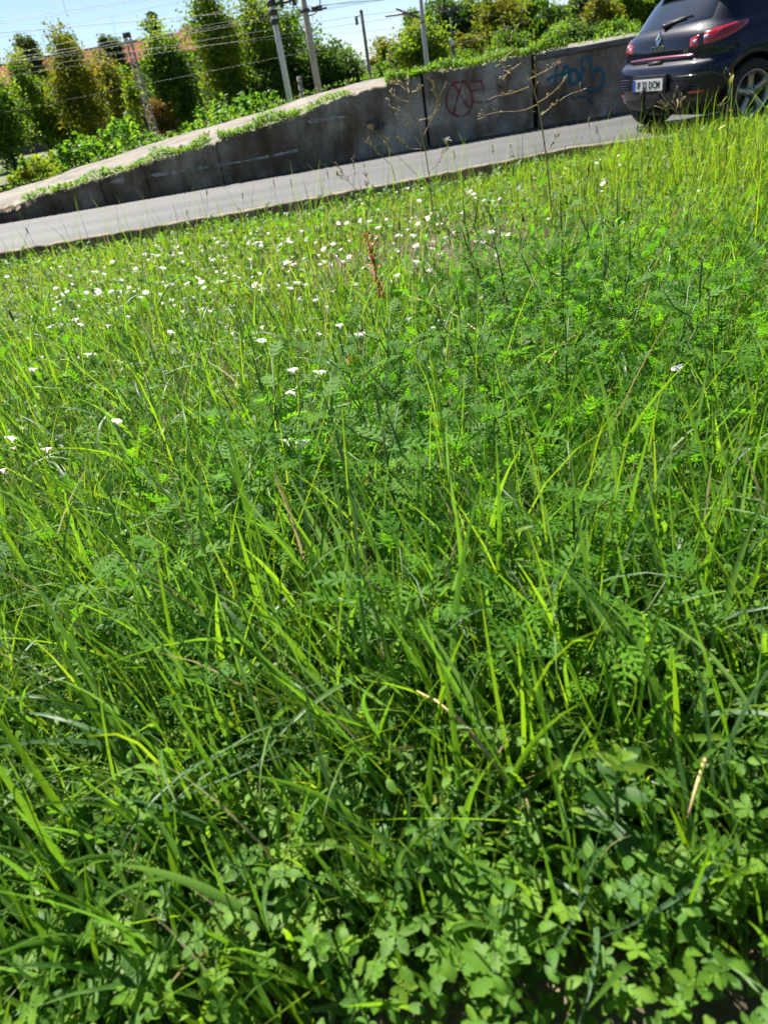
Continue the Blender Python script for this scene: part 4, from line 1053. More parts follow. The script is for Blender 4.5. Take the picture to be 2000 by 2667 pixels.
def serr(n=5, wmax=.24):
    """toothed leaflet"""
    V = [(0, 0, 0)]; T = []
    L = []; R = []
    for i in range(n):
        t = .16 + .76 * i / (n - 1); w = wmax * sin(pi * min(.97, t ** 1.25)) + .035
        L.append((t - .02, w, .10 * w)); L.append((t + .06, w * .76, .10 * w)); R.append((t - .02, -w, .10 * w)); R.append((t + .06, -w * .76, .10 * w))
    mid = [(t, 0, -.03 + .12 * t - .16 * t * t) for t in np.linspace(.05, 1.0, 2 * n)]
    m0 = 0; V = [(0, 0, 0)] + mid; b = len(V); V += L; c = len(V); V += R
    T += [(0, 1, b), (0, c, 1)]
    for i in range(2 * n - 1):
        T += [(1 + i, 2 + i, b + i + 1), (1 + i, b + i + 1, b + i), (1 + i, c + i, c + i + 1), (1 + i, c + i + 1, 2 + i)]
    return np.array(V, float), T
def rot(v, a, tz=0.0, s=1.0, off=(0, 0, 0)):
    c, d = cos(a), sin(a); v = v * s
    x, z = v[:, 0] * cos(tz) - v[:, 2] * sin(tz), v[:, 0] * sin(tz) + v[:, 2] * cos(tz)
    return np.stack([x * c - v[:, 1] * d + off[0], x * d + v[:, 1] * c + off[1], z + off[2]], 1)
sl, slt = serr()
T_palm = merge([(rot(sl, a_, .18 - abs(a_) * .1, s_), slt) for a_, s_ in ((0, 1), (1.15, .92), (-1.15, .92), (2.2, .72), (-2.2, .72))])
def pinnate(n=5, lobes=True):
    parts = []
    ra = np.array([(0, -.012, 0), (0, .012, 0), (1, -.004, -.08), (1, .004, -.08), (.5, -.02, .03), (.5, .02, .03)])
    parts.append((ra, [(0, 4, 5), (0, 5, 1), (4, 2, 3), (4, 3, 5)]))
    lob = outline_leaf([(0, .04), (.4, .10), (.75, .07), (1, .01)], arch=.1, fold=.05)
    sub = outline_leaf([(0, .07), (.5, .09), (1, .005)], arch=.1, fold=.02)
    for i in range(n):
        t = .22 + .68 * i / (n - 1); Lg = .34 * sin(pi * (.25 + .62 * i / (n - 1))) + .05
        z = .12 * (t - t * t * 1.1) * .5
        for s in (1, -1):
            a_ = s * (1.05 - .35 * t)
            parts.append((rot(lob[0], a_, -.05, Lg, (t, 0, z)), lob[1]))
            for f in (.35, .62):
                for s2 in (1, -1):
                    parts.append((rot(sub[0], a_ + s2 * .7, -.05, Lg * .42, (t + cos(a_) * Lg * f, sin(a_) * Lg * f, z)), sub[1]))
    parts.append((rot(lob[0], 0, -.08, .25, (.92, 0, -.02)), lob[1]))
    return merge(parts)
T_rag = pinnate()
def pinnate_small():
    parts = []; lob = outline_leaf([(0, .06), (.35, .17), (.7, .12), (1, .01)], arch=.15, fold=.12)
    for i in range(4):
        t = .2 + .2 * i; L_ = (.26, .36, .34, .24)[i]
        for s in (1, -1): parts.append((rot(lob[0], s * (1.0 - .3 * t), .15, L_, (t, 0, .1 * t - .16 * t * t)), lob[1]))
    parts.append((rot(outline_leaf([(0, .03), (.5, .035), (1, .02)], arch=.1, fold=.1)[0], 0, 0, 1, (0, 0, 0)), outline_leaf([(0, .03), (.5, .035), (1, .02)])[1]))
    parts.append((rot(lob[0], 0, -.1, .34, (.85, 0, -.05)), lob[1])); return merge(parts)
T_rags = pinnate_small()
def add_leaves(name, parts, mat, **kw):
    V = np.concatenate([p[0] for p in parts]); o = 0; T = []
    for v, t, c in parts: T.append(t + o); o += len(v)
    return nobj(name, npmesh(name, V, [np.concatenate(T)], mat, np.concatenate([p[2] for p in parts])), **kw)
# dry patches where straw and soil show: (px,py,radius m)
dry = [(at_ground(1200, 690), .62), (at_ground(900, 690), .28), (at_ground(500, 1150), .16), (at_ground(1150, 650), .35), (at_ground(1190, 1300), .10)]
def dryness(X, Y):
    d = np.zeros(len(X))
    for p, r in dry: d = np.maximum(d, np.exp(-(((X - p[0]) / r) ** 2 + ((Y - p[1]) / (r * .8)) ** 2)))
    return d
def herb(X, Y):
    a = np.exp(-(((X - .42 - .12 * Y) / .62) ** 2 + ((Y - 2.05) / 1.0) ** 2) ** 1.5)
    b = np.exp(-(((X + .12) / .30) ** 2 + ((Y - 1.28) / .28) ** 2)) * .9
    return np.clip(a + b, 0, 1)
def tones(X, Y, base=.45, sd=.2, patch=.14, strawp=.05):
    t = np.clip(base + fbm(X, Y, 1.7) * patch + RNG.normal(0, sd, len(X)), 0, .86)
    m = RNG.random(len(X)) < strawp + .5 * dryness(X, Y)
    t[m] = RNG.uniform(.91, 1, m.sum()); return t
# --- thatch lying on the soil
X, Y = scatter(16000, .5, 9, 1.0)
me = blades(X, Y, RNG.uniform(.05, .16, len(X)) * (.8 + .05 * Y), RNG.uniform(.0015, .003, len(X)) * (1 + .12 * Y), M_grass, 'dry_straw', K=2, lean=(1.0, 1.5), curl=(0, .5), tone=RNG.choice([.7, .95, .98, 1.0], len(X)))
nobj('dry_straw', me, label='dry straw litter lying on the soil between the grass', cat='straw', kind='stuff')
# --- fine grass, everywhere
X, Y = scatter(88000, .42, 8.9, .9)
keep = RNG.random(len(X)) > .93 * dryness(X, Y); keep &= RNG.random(len(X)) < (.72 + .35 * fbm(X, Y, 4.)) * (1 - .72 * herb(X, Y)) * np.interp(Y, [.5, .9, 1.2, 2.2], [.15, .35, .6, 1]); keep &= (kerb_y(X) - Y > .40 + .14 * np.sin(X * 3.)) | (X > 2.7); X, Y = X[keep], Y[keep]
hh = (np.interp(Y, [.3, .8, 1.8, 3.5, 5, 9], [.14, .24, .24, .18, .14, .12]) + .04 * ss(1.2, 3, X) * ss(2.5, 4, Y) * ss(6.5, 5, Y)) * (1 - .45 * ss(1.3, .2, kerb_y(X) - Y)) * RNG.uniform(.5, 1.25, len(X)) * (1 + .25 * fbm(X, Y, 2.))
ww = np.interp(Y, [.4, 1.5, 4, 9], [.0034, .0038, .0052, .0070]) * RNG.uniform(.6, 1.3, len(X))
bl = ss(3.2, 5.5, Y) * .16
nobj('grass', blades(X, Y, hh, ww, M_grass, 'grass', K=4, lean=(.03, .55), curl=(.1, 1.5), tone=tones(X, Y, .45 + 0 * Y, .2) if False else np.where(RNG.random(len(X)) < .025 + .6 * dryness(X, Y), RNG.uniform(.91, 1, len(X)), np.clip(.42 + bl + fbm(X, Y, 1.7) * .13 + RNG.normal(0, .2, len(X)), 0, .87))), label='dense fine green grass covering the verge', cat='grass', kind='stuff')
# --- brighter upright grass on the far half and right
X, Y = scatter(40000, 2.6, 8.9, 1.2); _k = (kerb_y(X) - Y > .46 + .15 * np.sin(X * 3.)) | (X > 2.7); X, Y = X[_k], Y[_k]
keep = RNG.random(len(X)) < np.clip(.45 + .35 * ss(.5, 2.2, X) + .3 * fbm(X, Y, 6.), .05, 1) * (1 - .97 * dryness(X, Y)); X, Y = X[keep], Y[keep]
nobj('grass', blades(X, Y, RNG.uniform(.07, .165, len(X)) * (1 + .8 * ss(1, 2.5, X) * ss(6.5, 4.5, Y)) * (1 - .35 * ss(1.2, .3, kerb_y(X) - Y)), RNG.uniform(.004, .0075, len(X)), M_grass, 'grass', K=3, lean=(.0, .3), curl=(.0, .7), tone=np.clip(.68 + RNG.normal(0, .14, len(X)), 0, .88)), label='bright upright grass on the far part of the verge', cat='grass', kind='stuff')
# --- tall thin stalks crossing everything
X, Y = scatter(2600, .6, 6.5, .7)
nobj('grass', blades(X, Y, RNG.uniform(.28, .5, len(X)), RNG.uniform(.002, .0045, len(X)), M_grass, 'grass', K=6, lean=(.0, .5), curl=(.0, .8), tone=tones(X, Y, .5, .2, .1, .03)), label='long thin grass blades reaching over the herbs', cat='grass', kind='stuff')
# --- understorey of small lanceolate herb leaves (knotweed, young ragweed)
X, Y = scatter(58000, .40, 8.6, .95); _k = (kerb_y(X) - Y > .42) | (X > 2.7); X, Y = X[_k], Y[_k]
keep = (RNG.random(len(X)) < .55 + .45 * fbm(X, Y, 9.) + .4 * herb(X, Y)) & (RNG.random(len(X)) > .93 * dryness(X, Y)); X, Y = X[keep], Y[keep]
hz = np.interp(Y, [.4, 1.5, 4, 8], [.10, .17, .13, .10])
Z = ground_z(X, Y) + hz * RNG.random(len(X)) ** .6 * (1 + .4 * fbm(X, Y, 3.))
p_ = [leaves(X, Y, Z, T_lance, RNG.uniform(.018, .042, len(X)) * (1 + .08 * Y), M_herb, '', (-.3, 1.1), tone=np.clip(.45 + fbm(X, Y, 5.) * .2 + RNG.normal(0, .22, len(X)), 0, .93))]
add_leaves('ground_cover', p_, M_herb, label='low leafy weeds filling the gaps between grass blades', cat='weeds', kind='stuff')
X, Y = scatter(17000, .45, 8.0, .9)
_k = RNG.random(len(X)) > .95 * dryness(X, Y); X, Y = X[_k], Y[_k]
Z = ground_z(X, Y) + .09 * RNG.random(len(X)) + .03
add_leaves('bindweed_leaves', [leaves(X, Y, Z, T_arrow, RNG.uniform(.018, .036, len(X)) * (1 + .08 * Y), M_herb, '', (-.4, .7), tone=np.clip(RNG.normal(.5, .25, len(X)), 0, .92))], M_herb, label='arrow shaped bindweed leaves creeping through the grass', cat='weeds', kind='stuff')
# --- feathery ragweed foliage mass in the middle distance
X, Y = scatter(26000, .75, 5.2, .8)
keep = RNG.random(len(X)) < .16 + .35 * fbm(X, Y, 11.) + .9 * herb(X, Y); X, Y = X[keep], Y[keep]
Z = ground_z(X, Y) + RNG.uniform(.05, .22, len(X)) * (1 + .3 * herb(X, Y))
add_leaves('ragweed_foliage', [leaves(X, Y, Z, T_rags, RNG.uniform(.025, .055, len(X)), M_rag, '', (-.2, 1.2))], M_rag, label='feathery young ragweed leaves mixed into the grass', cat='weeds', kind='stuff')
# --- cinquefoil carpet close to the viewer
X, Y = scatter(2300, .22, 1.2, 0.3, xr=.75, x0=.45, rmin=.22)
Z = ground_z(X, Y) + RNG.uniform(.04, .17, len(X)) * np.interp(Y, [.3, 1.0], [1, .7])
add_leaves('cinquefoil_leaves', [leaves(X, Y, Z, T_palm, RNG.uniform(.010, .025, len(X)), M_cinq, '', (-.4, .35))], M_cinq, label='carpet of five-fingered cinquefoil leaves in the foreground', cat='weeds', kind='stuff')
X, Y = scatter(3800, .22, 1.4, 0.4, xr=.75, x0=.45, rmin=.22)
Z = ground_z(X, Y) + RNG.uniform(.02, .19, len(X))
add_leaves('broad_leaves', [leaves(X, Y, Z, T_oval, RNG.uniform(.009, .021, len(X)), M_cinq, '', (-.3, .8))], M_cinq, label='small oval leaves low in the foreground', cat='weeds', kind='stuff')
# --- creeping weeds along the kerb ditch
X = RNG.uniform(-5.5, 2.6, 7000); Y = kerb_y(X) - .08 - RNG.random(7000) ** 1.5 * .5
keep = RNG.random(len(X)) < .04 + .7 * np.exp(-((X + .4) / .5) ** 2) + .5 * np.exp(-((X + 3.2) / .7) ** 2) + .4 * np.exp(-((X - .9) / .4) ** 2) ; X, Y = X[keep], Y[keep]
Z = ground_z(X, Y) + RNG.random(len(X)) ** 1.3 * .20
add_leaves('ditch_weeds', [leaves(X, Y, Z, T_oval, RNG.uniform(.03, .06, len(X)), M_herb, '', (-.5, .9), tone=np.clip(RNG.normal(.12, .15, len(X)), 0, .9))], M_herb, label='trailing dark weeds in the ditch along the kerb', cat='weeds', kind='stuff')
X = np.concatenate([RNG.normal(c, s, n) for c, s, n in ((-1.35, .14, 160), (2.2, .2, 150), (1.3, .3, 90), (-.2, .4, 60), (3.4, .35, 260), (-3, .6, 60))]); Y = kerb_y(X) - RNG.uniform(.04, .3, len(X))
nobj('grass', blades(X, Y, RNG.uniform(.15, .34, len(X)), RNG.uniform(.003, .006, len(X)), M_grass, 'grass', K=4, lean=(0, .5), curl=(0, 1.2), tone=np.clip(RNG.normal(.8, .1, len(X)), 0, 1)), label='pale grass clumps growing against the kerb', cat='grass', kind='stuff')
# --- weeds along the wall top edge
Xs = []; Ys = []; Zs = []
for a, b, n_, hgt in ((-4.6, -3.9, 300, .06), (-4.1, -3.2, 500, .08), (-3.3, -2.5, 500, .07), (-2.5, -1.6, 900, .10), (-1.45, -.2, 1500, .11), (-.3, .6, 500, .06), (1.15, 1.7, 900, .10), (1.6, 3.3, 2200, .09), (3.3, 3.9, 1100, .22), (4.4, 12, 700, .06), (2.6, 12, 600, .06)):
    x = RNG.uniform(a, b, n_); Xs.append(x); Ys.append(WY + RNG.uniform(.02, .30, n_) * (1 if b < 5 else 3)); Zs.append(np.interp(x, fx, fz) + RNG.random(n_) * hgt * (1 + .5 * np.sin(x * 7)) - .01)
X, Y, Z = map(np.concatenate, (Xs, Ys, Zs))
add_leaves('wall_top_weeds', [leaves(X, Y, Z, T_lance, RNG.uniform(.04, .09, len(X)), M_herb, '', (-.2, 1.3), tone=np.clip(RNG.normal(.75, .16, len(X)), 0, .96))], M_herb, label='strip of low weeds and grass along the top edge of the wall', cat='weeds', kind='stuff')
X = RNG.uniform(-9, 12, 7000); Y = BY + RNG.uniform(-.1, 1.6, 7000); Z = np.interp(X, bx, bz) * 1.0 + RNG.random(7000) * .07 - .14 * (Y > BY + .2)
add_leaves('platform_edge_weeds', [leaves(X, Y, Z, T_lance, RNG.uniform(.05, .10, len(X)), M_herb, '', (0, 1.3), tone=np.clip(RNG.normal(.7, .2, len(X)), 0, .96))], M_herb, label='yellowish weeds along the back edge of the ramp', cat='weeds', kind='stuff')

# ------------------------------------------------------------------ single plants
def blade_mesh(h, w, th0, th1, seed, mat=M_coarse, tone=.5, K=10, fold=True):
    rng = np.random.default_rng(seed)
    return blades(np.zeros(1), np.zeros(1), np.array([h]), np.array([w]), mat, 'blade', K=K, fold=fold, lean=(th0, th0 + .001), curl=(th1, th1 + .001), tone=np.array([tone]), az=np.zeros(1), z0=np.zeros(1), rng=rng)
BL = [blade_mesh(random.uniform(.24, .42), random.uniform(.006, .011), random.uniform(.0, .3), random.choice([.1, .3, .5, .9, 1.5, 2.0]), 100 + i, tone=random.choice([.1, .3, .5, .6, .8, .9])) for i in range(16)]
DRYB = [blade_mesh(random.uniform(.25, .36), .005, .2, random.uniform(.3, 1.2), 200 + i, tone=1.0) for i in range(3)]
def tuft(px, py, n, sc, label, group='coarse grass tufts in the foreground', spread=.05):
    g = at_ground(px, py); root = empty('grass_tuft', (g[0], g[1], float(ground_z(g[0], g[1]))), 0, label, 'grass tuft', group)
    for i in range(n):
        o = bpy.data.objects.new('blade', random.choice(BL) if random.random() > .06 else random.choice(DRYB)); link(o, root)
        o.location = (random.gauss(0, spread), random.gauss(0, spread * .7), 0); o.rotation_euler = (random.gauss(0, .12), random.gauss(0, .12), random.uniform(0, 2 * pi)); s = sc * random.uniform(.7, 1.15); o.scale = (s, s, s)
    return root
GT = 'coarse grass tufts in the foreground'
spots = [(150, 2350), (330, 2420), (560, 2300), (760, 2450), (900, 2350), (1080, 2500), (1280, 2380), (1420, 2480), (1620, 2400), (1850, 2450), (60, 2150), (520, 2100), (700, 2080), (880, 2130), (1010, 2050), (1180, 2110), (1320, 2180), (1500, 2150), (1750, 2200), (1930, 2120),
         (110, 1850), (240, 1900), (520, 1830), (640, 1900), (800, 1850), (1120, 1880), (1250, 1800), (1440, 1850), (1600, 1780), (1780, 1850), (1900, 1750), (300, 1600), (90, 1550), (1200, 1600), (1500, 1650), (1650, 1560), (1850, 1540), (1950, 1620), (1560, 1380), (1780, 1350), (1930, 1330), (420, 1330), (700, 1650), (960, 1780)]
ROWS = [(2280, 9999, 'bottom row'), (2000, 2280, 'second row from the bottom'), (1700, 2000, 'third row from the bottom'), (1450, 1700, 'fourth row from the bottom'), (0, 1450, 'farthest row')]
ORD = ['first', 'second', 'third', 'fourth', 'fifth', 'sixth', 'seventh', 'eighth', 'ninth', 'tenth', 'eleventh', 'twelfth', 'thirteenth', 'fourteenth']
for lo, hi, rn in ROWS:
    rw_ = sorted([p for p in spots if lo <= p[1] < hi])
    for i, (x, y) in enumerate(rw_):
        tuft(x, y, 11 if y > 1950 else 12, .62 if y > 2280 else .95 if y > 1950 else 1.0, 'wide-bladed grass tuft, %s from the left in the %s' % (ORD[i], rn), GT, spread=.035 if y > 1950 else .05)
# --- coarse blades between the tufts
X, Y = scatter(4600, .33, 2.8, .6); _k = RNG.random(len(X)) < np.interp(Y, [.4, .95], [.72, .9]); X, Y = X[_k], Y[_k]
hz = np.interp(Y, [.3, .6, 1, 2.4], [.20, .28, .34, .28])
nobj('coarse_grass', blades(X, Y, hz * RNG.uniform(.6, 1.25, len(X)) * (1 - .25 * herb(X, Y)), RNG.uniform(.005, .0105, len(X)), M_coarse, 'coarse_grass', K=8, fold=True, lean=(.0, .38), curl=(.0, 1.0), az=RNG.normal(pi, 1.3, len(X)), tone=np.where(RNG.random(len(X)) < .015, 1., np.clip(RNG.normal(.55, .27, len(X)), 0, .9))), label='wide green grass blades between the tufts in the foreground', cat='grass', kind='stuff')
X, Y = scatter(800, .6, 3.2, .6)
HX = np.concatenate([RNG.normal(c, .06, 9) for c in (-.42, -.30, -.20, -.12, -.05, .0, .06, .12, .2, .26, .34, .42)]); HY = RNG.uniform(.42, 1.0, len(HX))
nobj('coarse_grass', blades(HX, HY, RNG.uniform(.30, .46, len(HX)), RNG.uniform(.0065, .0105, len(HX)), M_coarse, 'coarse_grass', K=10, fold=True, lean=(.0, .35), curl=(.1, .9), az=RNG.normal(pi * .85, .9, len(HX)), tone=np.clip(RNG.normal(.35, .3, len(HX)), 0, .92)), label='longest wide grass blades rising over the leaf carpet in the foreground', cat='grass', kind='stuff')
nobj('coarse_grass', blades(X, Y, RNG.uniform(.26, .46, len(X)), RNG.uniform(.0045, .009, len(X)), M_coarse, 'coarse_grass', K=10, fold=True, lean=(.0, .5), curl=(1.2, 2.6), tone=np.clip(RNG.normal(.35, .3, len(X)), 0, .9)), label='long grass blades bent over into arches', cat='grass', kind='stuff')
# one long pale bent blade bundle (lower middle)
# --- ragweed plants
def rag_variant(k):
    rng = random.Random(k); return rng
leafme = [npmesh('leaf', T_[0], [np.array(T_[1])], M_rag, np.full(len(T_[0]), t_)) for T_, t_ in ((T_rag, .4), (T_rags, .55), (T_rags, .75), (T_rag, .9), (T_rags, 1.))]
spk = []
for k in range(2):
    q = MB(); L = 1.0; q.tube([(0, 0, 0), (.01, 0, .5), (0, 0, 1)], [.012, .01, .004], 4)
    for i in range(46):
        f = .22 + .78 * i / 45; a_ = i * 2.4; r = .055 * (1.15 - f * .75); c = Vector((cos(a_) * r * .6, sin(a_) * r * .6, f)); s = .036 * (1.2 - .6 * f)
        q.tube([c - Vector((0, 0, s)), c, c + Vector((0, 0, s * .8))], [s * .35, s, s * .3], 5)
    o = q.build('seed_spike', M_spike); spk.append(o.data); bpy.data.objects.remove(o)
def ragweed(px, py, H, nspk, label, lean=(0, 0), scale=1.0, leaf=.085, ntop=7):
    g = at_ground(px, py); z0 = float(ground_z(g[0], g[1]))
    root = empty('ragweed_plant', (g[0], g[1], z0), 0, label, 'weed', 'ragweed plants standing above the grass')
    st = MB(); lx, ly = lean
    def ax(f): return Vector((lx * f * f, ly * f * f, H * f))
    st.tube([ax(f) for f in (0, .25, .5, .75, 1)], [.0035, .003, .0026, .002, .0012], 6)
    br = []
    for k in range(6):
        f = .45 + .09 * k; a_ = k * 2.3 + px * .01; L = H * .32 * (1.2 - f * .5); p0 = ax(f); p1 = p0 + Vector((cos(a_) * L * .5, sin(a_) * L * .5, L * .35)); p2 = p1 + Vector((cos(a_) * L * .35, sin(a_) * L * .35, L * .5))
        st.tube([p0, p1, p2], [.0018, .0015, .001], 5); br.append((p1, p2, a_))
    st.build('stem', M_stem, root)
    for k in range(9 + ntop):
        f = .12 + .86 * k / (8 + ntop); a_ = k * 2.4; o = bpy.data.objects.new('leaf', random.choice(leafme)); link(o, root)
        o.location = ax(f); s = leaf * (1.25 - .55 * f) * random.uniform(.8, 1.15); o.scale = (s, s, s); o.rotation_euler = (random.gauss(0, .25), random.uniform(-.55, .15), a_)
    for p1, p2, a_ in br:
        for p in (p1, p2):
            o = bpy.data.objects.new('leaf', random.choice(leafme)); link(o, root); o.location = p; s = leaf * .7; o.scale = (s, s, s); o.rotation_euler = (0, random.uniform(-.5, .1), a_ + random.gauss(0, .5))
    tips = [(ax(1), 0, 0)] + [(p2, random.gauss(0, .3), random.gauss(0, .3)) for _, p2, _ in br]
    for k in range(min(nspk, len(tips))):
        p, ra, rb = tips[k]; o = bpy.data.objects.new('seed_spike', spk[k % 2]); link(o, root); o.location = p - Vector((0, 0, .004)); s = H * random.uniform(.15, .26); o.scale = (s * .6, s * .6, s); o.rotation_euler = (ra, rb, random.random() * 6)
    return root
rw = [(880, 1480, .36, 5, 'tall ragweed with dark seed spikes just right of the two open bindweed flowers', (-.06, .02)),
      (1070, 1560, .33, 6, 'bright ragweed with knobbly green spikes in the centre of the meadow', (.0, .02)),
      (520, 1830, .30, 0, 'leafy ragweed on a thick pale stem, left of centre', (.03, .0)),
      (1110, 1890, .26, 0, 'leafy ragweed low in the centre under bent grass', (0, 0)),
      (1500, 1700, .30, 1, 'ragweed with a clustered green top right of centre', (0, 0)),
      (1620, 1960, .25, 0, 'flat-topped leafy ragweed at the lower right', (0, 0)),
      (1470, 1000, .40, 4, 'upright ragweed with a fan of bright leaves, upper right meadow', (0, 0)),
      (1330, 900, .38, 6, 'ragweed with several slim dark spikes right of the dry patch', (-.04, 0)),
      (1250, 860, .36, 6, 'spiky ragweed at the edge of the dry patch', (-.02, 0)),
      (1560, 900, .36, 5, 'ragweed with leaning spikes behind the bright fan of leaves', (.05, 0)),
      (1600, 1050, .34, 4, 'ragweed with spikes right of the bright fan of leaves', (.03, 0)),
      (1280, 1150, .32, 4, 'bushy ragweed below the dry patch', (-.05, 0)),
      (1480, 1230, .30, 3, 'bushy ragweed in the right middle meadow', (.0, 0)),
      (1700, 1180, .33, 5, 'ragweed with pale spikes leaning right, right meadow', (.08, 0)),
      (1090, 1180, .33, 4, 'ragweed with thin spikes above the centre', (-.06, 0)),
      (1000, 1300, .33, 4, 'ragweed with dark spikes left of the centre', (-.03, 0)),
      (1290, 1400, .28, 2, 'broad-leaved ragweed right of the centre', (.02, 0)),
      (760, 1560, .28, 1, 'small ragweed with pale buds on an arched stem', (-.05, 0)),
      (640, 1980, .20, 0, 'small low ragweed in the lower left', (0, 0)),
      (1850, 1250, .28, 2, 'ragweed at the right edge of the meadow', (0, 0)),
      (1800, 1060, .30, 3, 'ragweed among bent grey-green blades, upper right', (0, 0)),
      (420, 1200, .22, 0, 'small yellow-green ragweed left of the centre', (0, 0)),
      (1400, 1900, .22, 0, 'ragweed half hidden between crossing blades, lower right', (0, 0)),
      (140, 1700, .22, 0, 'low ragweed at the left edge', (0, 0))]
for x, y, H, ns, lab, ln in rw: ragweed(x, y, H, ns, lab, ln, leaf=.085 if y > 1400 else .075)
# --- spurge-like plant lower right
def rosette(px, py, Hs, tmpl, n, size, mat, label, cat, name='leafy_weed', tone=.5, tilt=(-.2, .5), stem=True, up=.5):
    g = at_ground(px, py, Hs * .8); z0 = float(ground_z(g[0], g[1])); root = empty(name, (g[0], g[1], z0), 0, label, cat)
    if stem: q = MB(); q.tube([(0, 0, 0), (.004, 0, Hs * .5), (0, 0, Hs)], [.003, .0026, .002], 6); q.build('stem', M_stem, root)
    TV, TF = tmpl; lm_ = npmesh('leaf', TV, [np.array(TF)], mat, np.full(len(TV), tone))
    for k in range(n):
        o = bpy.data.objects.new('leaf', lm_); link(o, root); f = k / max(1, n - 1); o.location = (0, 0, Hs * (up + (1 - up) * f)); s = size * random.uniform(.75, 1.15) * (1.1 - .5 * f); o.scale = (s, s, s)
        o.rotation_euler = (random.gauss(0, .2), -random.uniform(*tilt) - f * .5, k * 2.39)
    return root
rosette(1600, 2090, .22, T_oval, 9, .05, M_herb, 'spurge with smooth rounded blue-green leaves and a yellow-green tip, lower right', 'weed', tone=.15)
rosette(1612, 2068, .245, T_oval, 7, .024, M_herb, 'yellow-green tip shoot of the spurge, lower right', 'weed', tone=.88, stem=False, up=.9)
rosette(545, 1400, .16, T_lance, 12, .12, M_herb, 'clump of large upright dark dock leaves left of the centre', 'weed', tone=.25, tilt=(.4, 1.2), up=.05)
rosette(930, 1240, .10, T_lance, 10, .07, M_herb, 'clump of broad dark green leaves beside the ragweed', 'weed', tone=.2, tilt=(.2, 1.0), up=.1)
rosette(1100, 1700, .20, T_lance, 12, .07, M_herb, 'slender knotweed shoot with pointed leaves in the centre', 'weed', tone=.7, up=.2)
rosette(1330, 1480, .24, T_lance, 14, .06, M_herb, 'tall pale knotweed shoot right of the centre', 'weed', tone=.8, up=.3)
rosette(60, 2050, .2, T_oval, 12, .035, M_herb, 'leafy shoot with small rounded leaves at the left edge', 'weed', tone=.6, up=.2)
rosette(215, 1120, .08, T_oval, 7, .10, M_herb, 'clump of broad plantain leaves among the flowers at the left', 'weed', tone=.4, tilt=(.4, 1.0), up=.1)
# a few clear cinquefoil rosettes
for i, (x, y, lab) in enumerate([(300, 2480, 'large cinquefoil leaf rosette at the bottom left'), (1150, 2500, 'large cinquefoil leaf rosette at the bottom centre'), (1300, 2530, 'cinquefoil rosette right of the bottom centre'), (1740, 2280, 'cinquefoil rosette with narrow leaflets at the right'), (1940, 2300, 'cinquefoil rosette at the lower right edge'), (1290, 2080 + 300, 'cinquefoil rosette beside the long diagonal blade'), (660, 2100, 'cinquefoil rosette in the lower middle'), (820, 2300, 'cinquefoil rosette left of the bottom centre')]):
    g = at_ground(x, y, .1); root = empty('cinquefoil_plant', (g[0], g[1], float(ground_z(g[0], g[1]))), 0, lab, 'weed', 'cinquefoil rosettes')
    lm_ = npmesh('leaf', T_palm[0], [np.array(T_palm[1])], M_cinq, np.full(len(T_palm[0]), .4 + .07 * i))
    st = MB()
    for k in range(3):
        p = (random.gauss(0, .025), random.gauss(0, .02), .10 + .03 * random.random()); st.tube([(0, 0, 0), (p[0] * .5, p[1] * .5, p[2] * .6), p], .0011, 5)
        o = bpy.data.objects.new('leaf', lm_); link(o, root); o.location = p; s = random.uniform(.034, .046); o.scale = (s, s, s); o.rotation_euler = (random.gauss(0, .25), random.gauss(0, .25), random.random() * 6)
    st.build('stem', M_stem, root)

# --- flowers
def funnel(seed, open_=1.0, pink=0.0):
    n = 20; prof = [(.05, 0), (.10, .25), (.20, .5), (.42, .75), (.72, .9), (1.0, .93), ]
    vs = []; fs = []
    for r, z in prof:
        for k in range(n):
            a_ = 2 * pi * k / n; rr = r * (1 + .05 * cos(5 * a_) * r) * (open_ if r > .3 else 1); vs.append((rr * cos(a_), rr * sin(a_), z + .05 * r * sin(5 * a_ + seed)))
    for i in range(len(prof) - 1):
        for k in range(n): fs.append((i * n + k, i * n + (k + 1) % n, (i + 1) * n + (k + 1) % n, (i + 1) * n + k))
    return vs, fs
def petal_mat(name, c):
    m, t, p = new_mat(name); p.inputs['Base Color'].default_value = (*c, 1); p.inputs['Roughness'].default_value = .6
    tl = nd(t, 'ShaderNodeBsdfTranslucent'); tl.inputs[0].default_value = (*[min(1, v * 1.05) for v in c], 1); mx = nd(t, 'ShaderNodeMixShader'); mx.inputs[0].default_value = .45
    t.links.new(p.outputs[0], mx.inputs[1]); t.links.new(tl.outputs[0], mx.inputs[2]); t.links.new(mx.outputs[0], t.nodes['Material Output'].inputs[0]); return m
M_pw = petal_mat('white_petal', (.74, .71, .73)); M_pp = petal_mat('pinkish_petal', (.80, .62, .68))
fm = []
for i in range(5):
    v_, f_ = funnel(i, (1.0, .9, 1.1, .75, .55)[i]); m_ = bpy.data.meshes.new('bindweed_flower'); m_.from_pydata(v_, [], f_); m_.materials.append(M_pw); m_.polygons.foreach_set('use_smooth', [True] * len(m_.polygons)); fm.append(m_)
fmp = fm[0].copy(); fmp.materials.clear(); fmp.materials.append(M_pp)
def c5(x, y): return (x / 1.659, 500 + y / 1.659)
def c6(x, y): return (1000 + x / 1.659, 400 + y / 1.659)
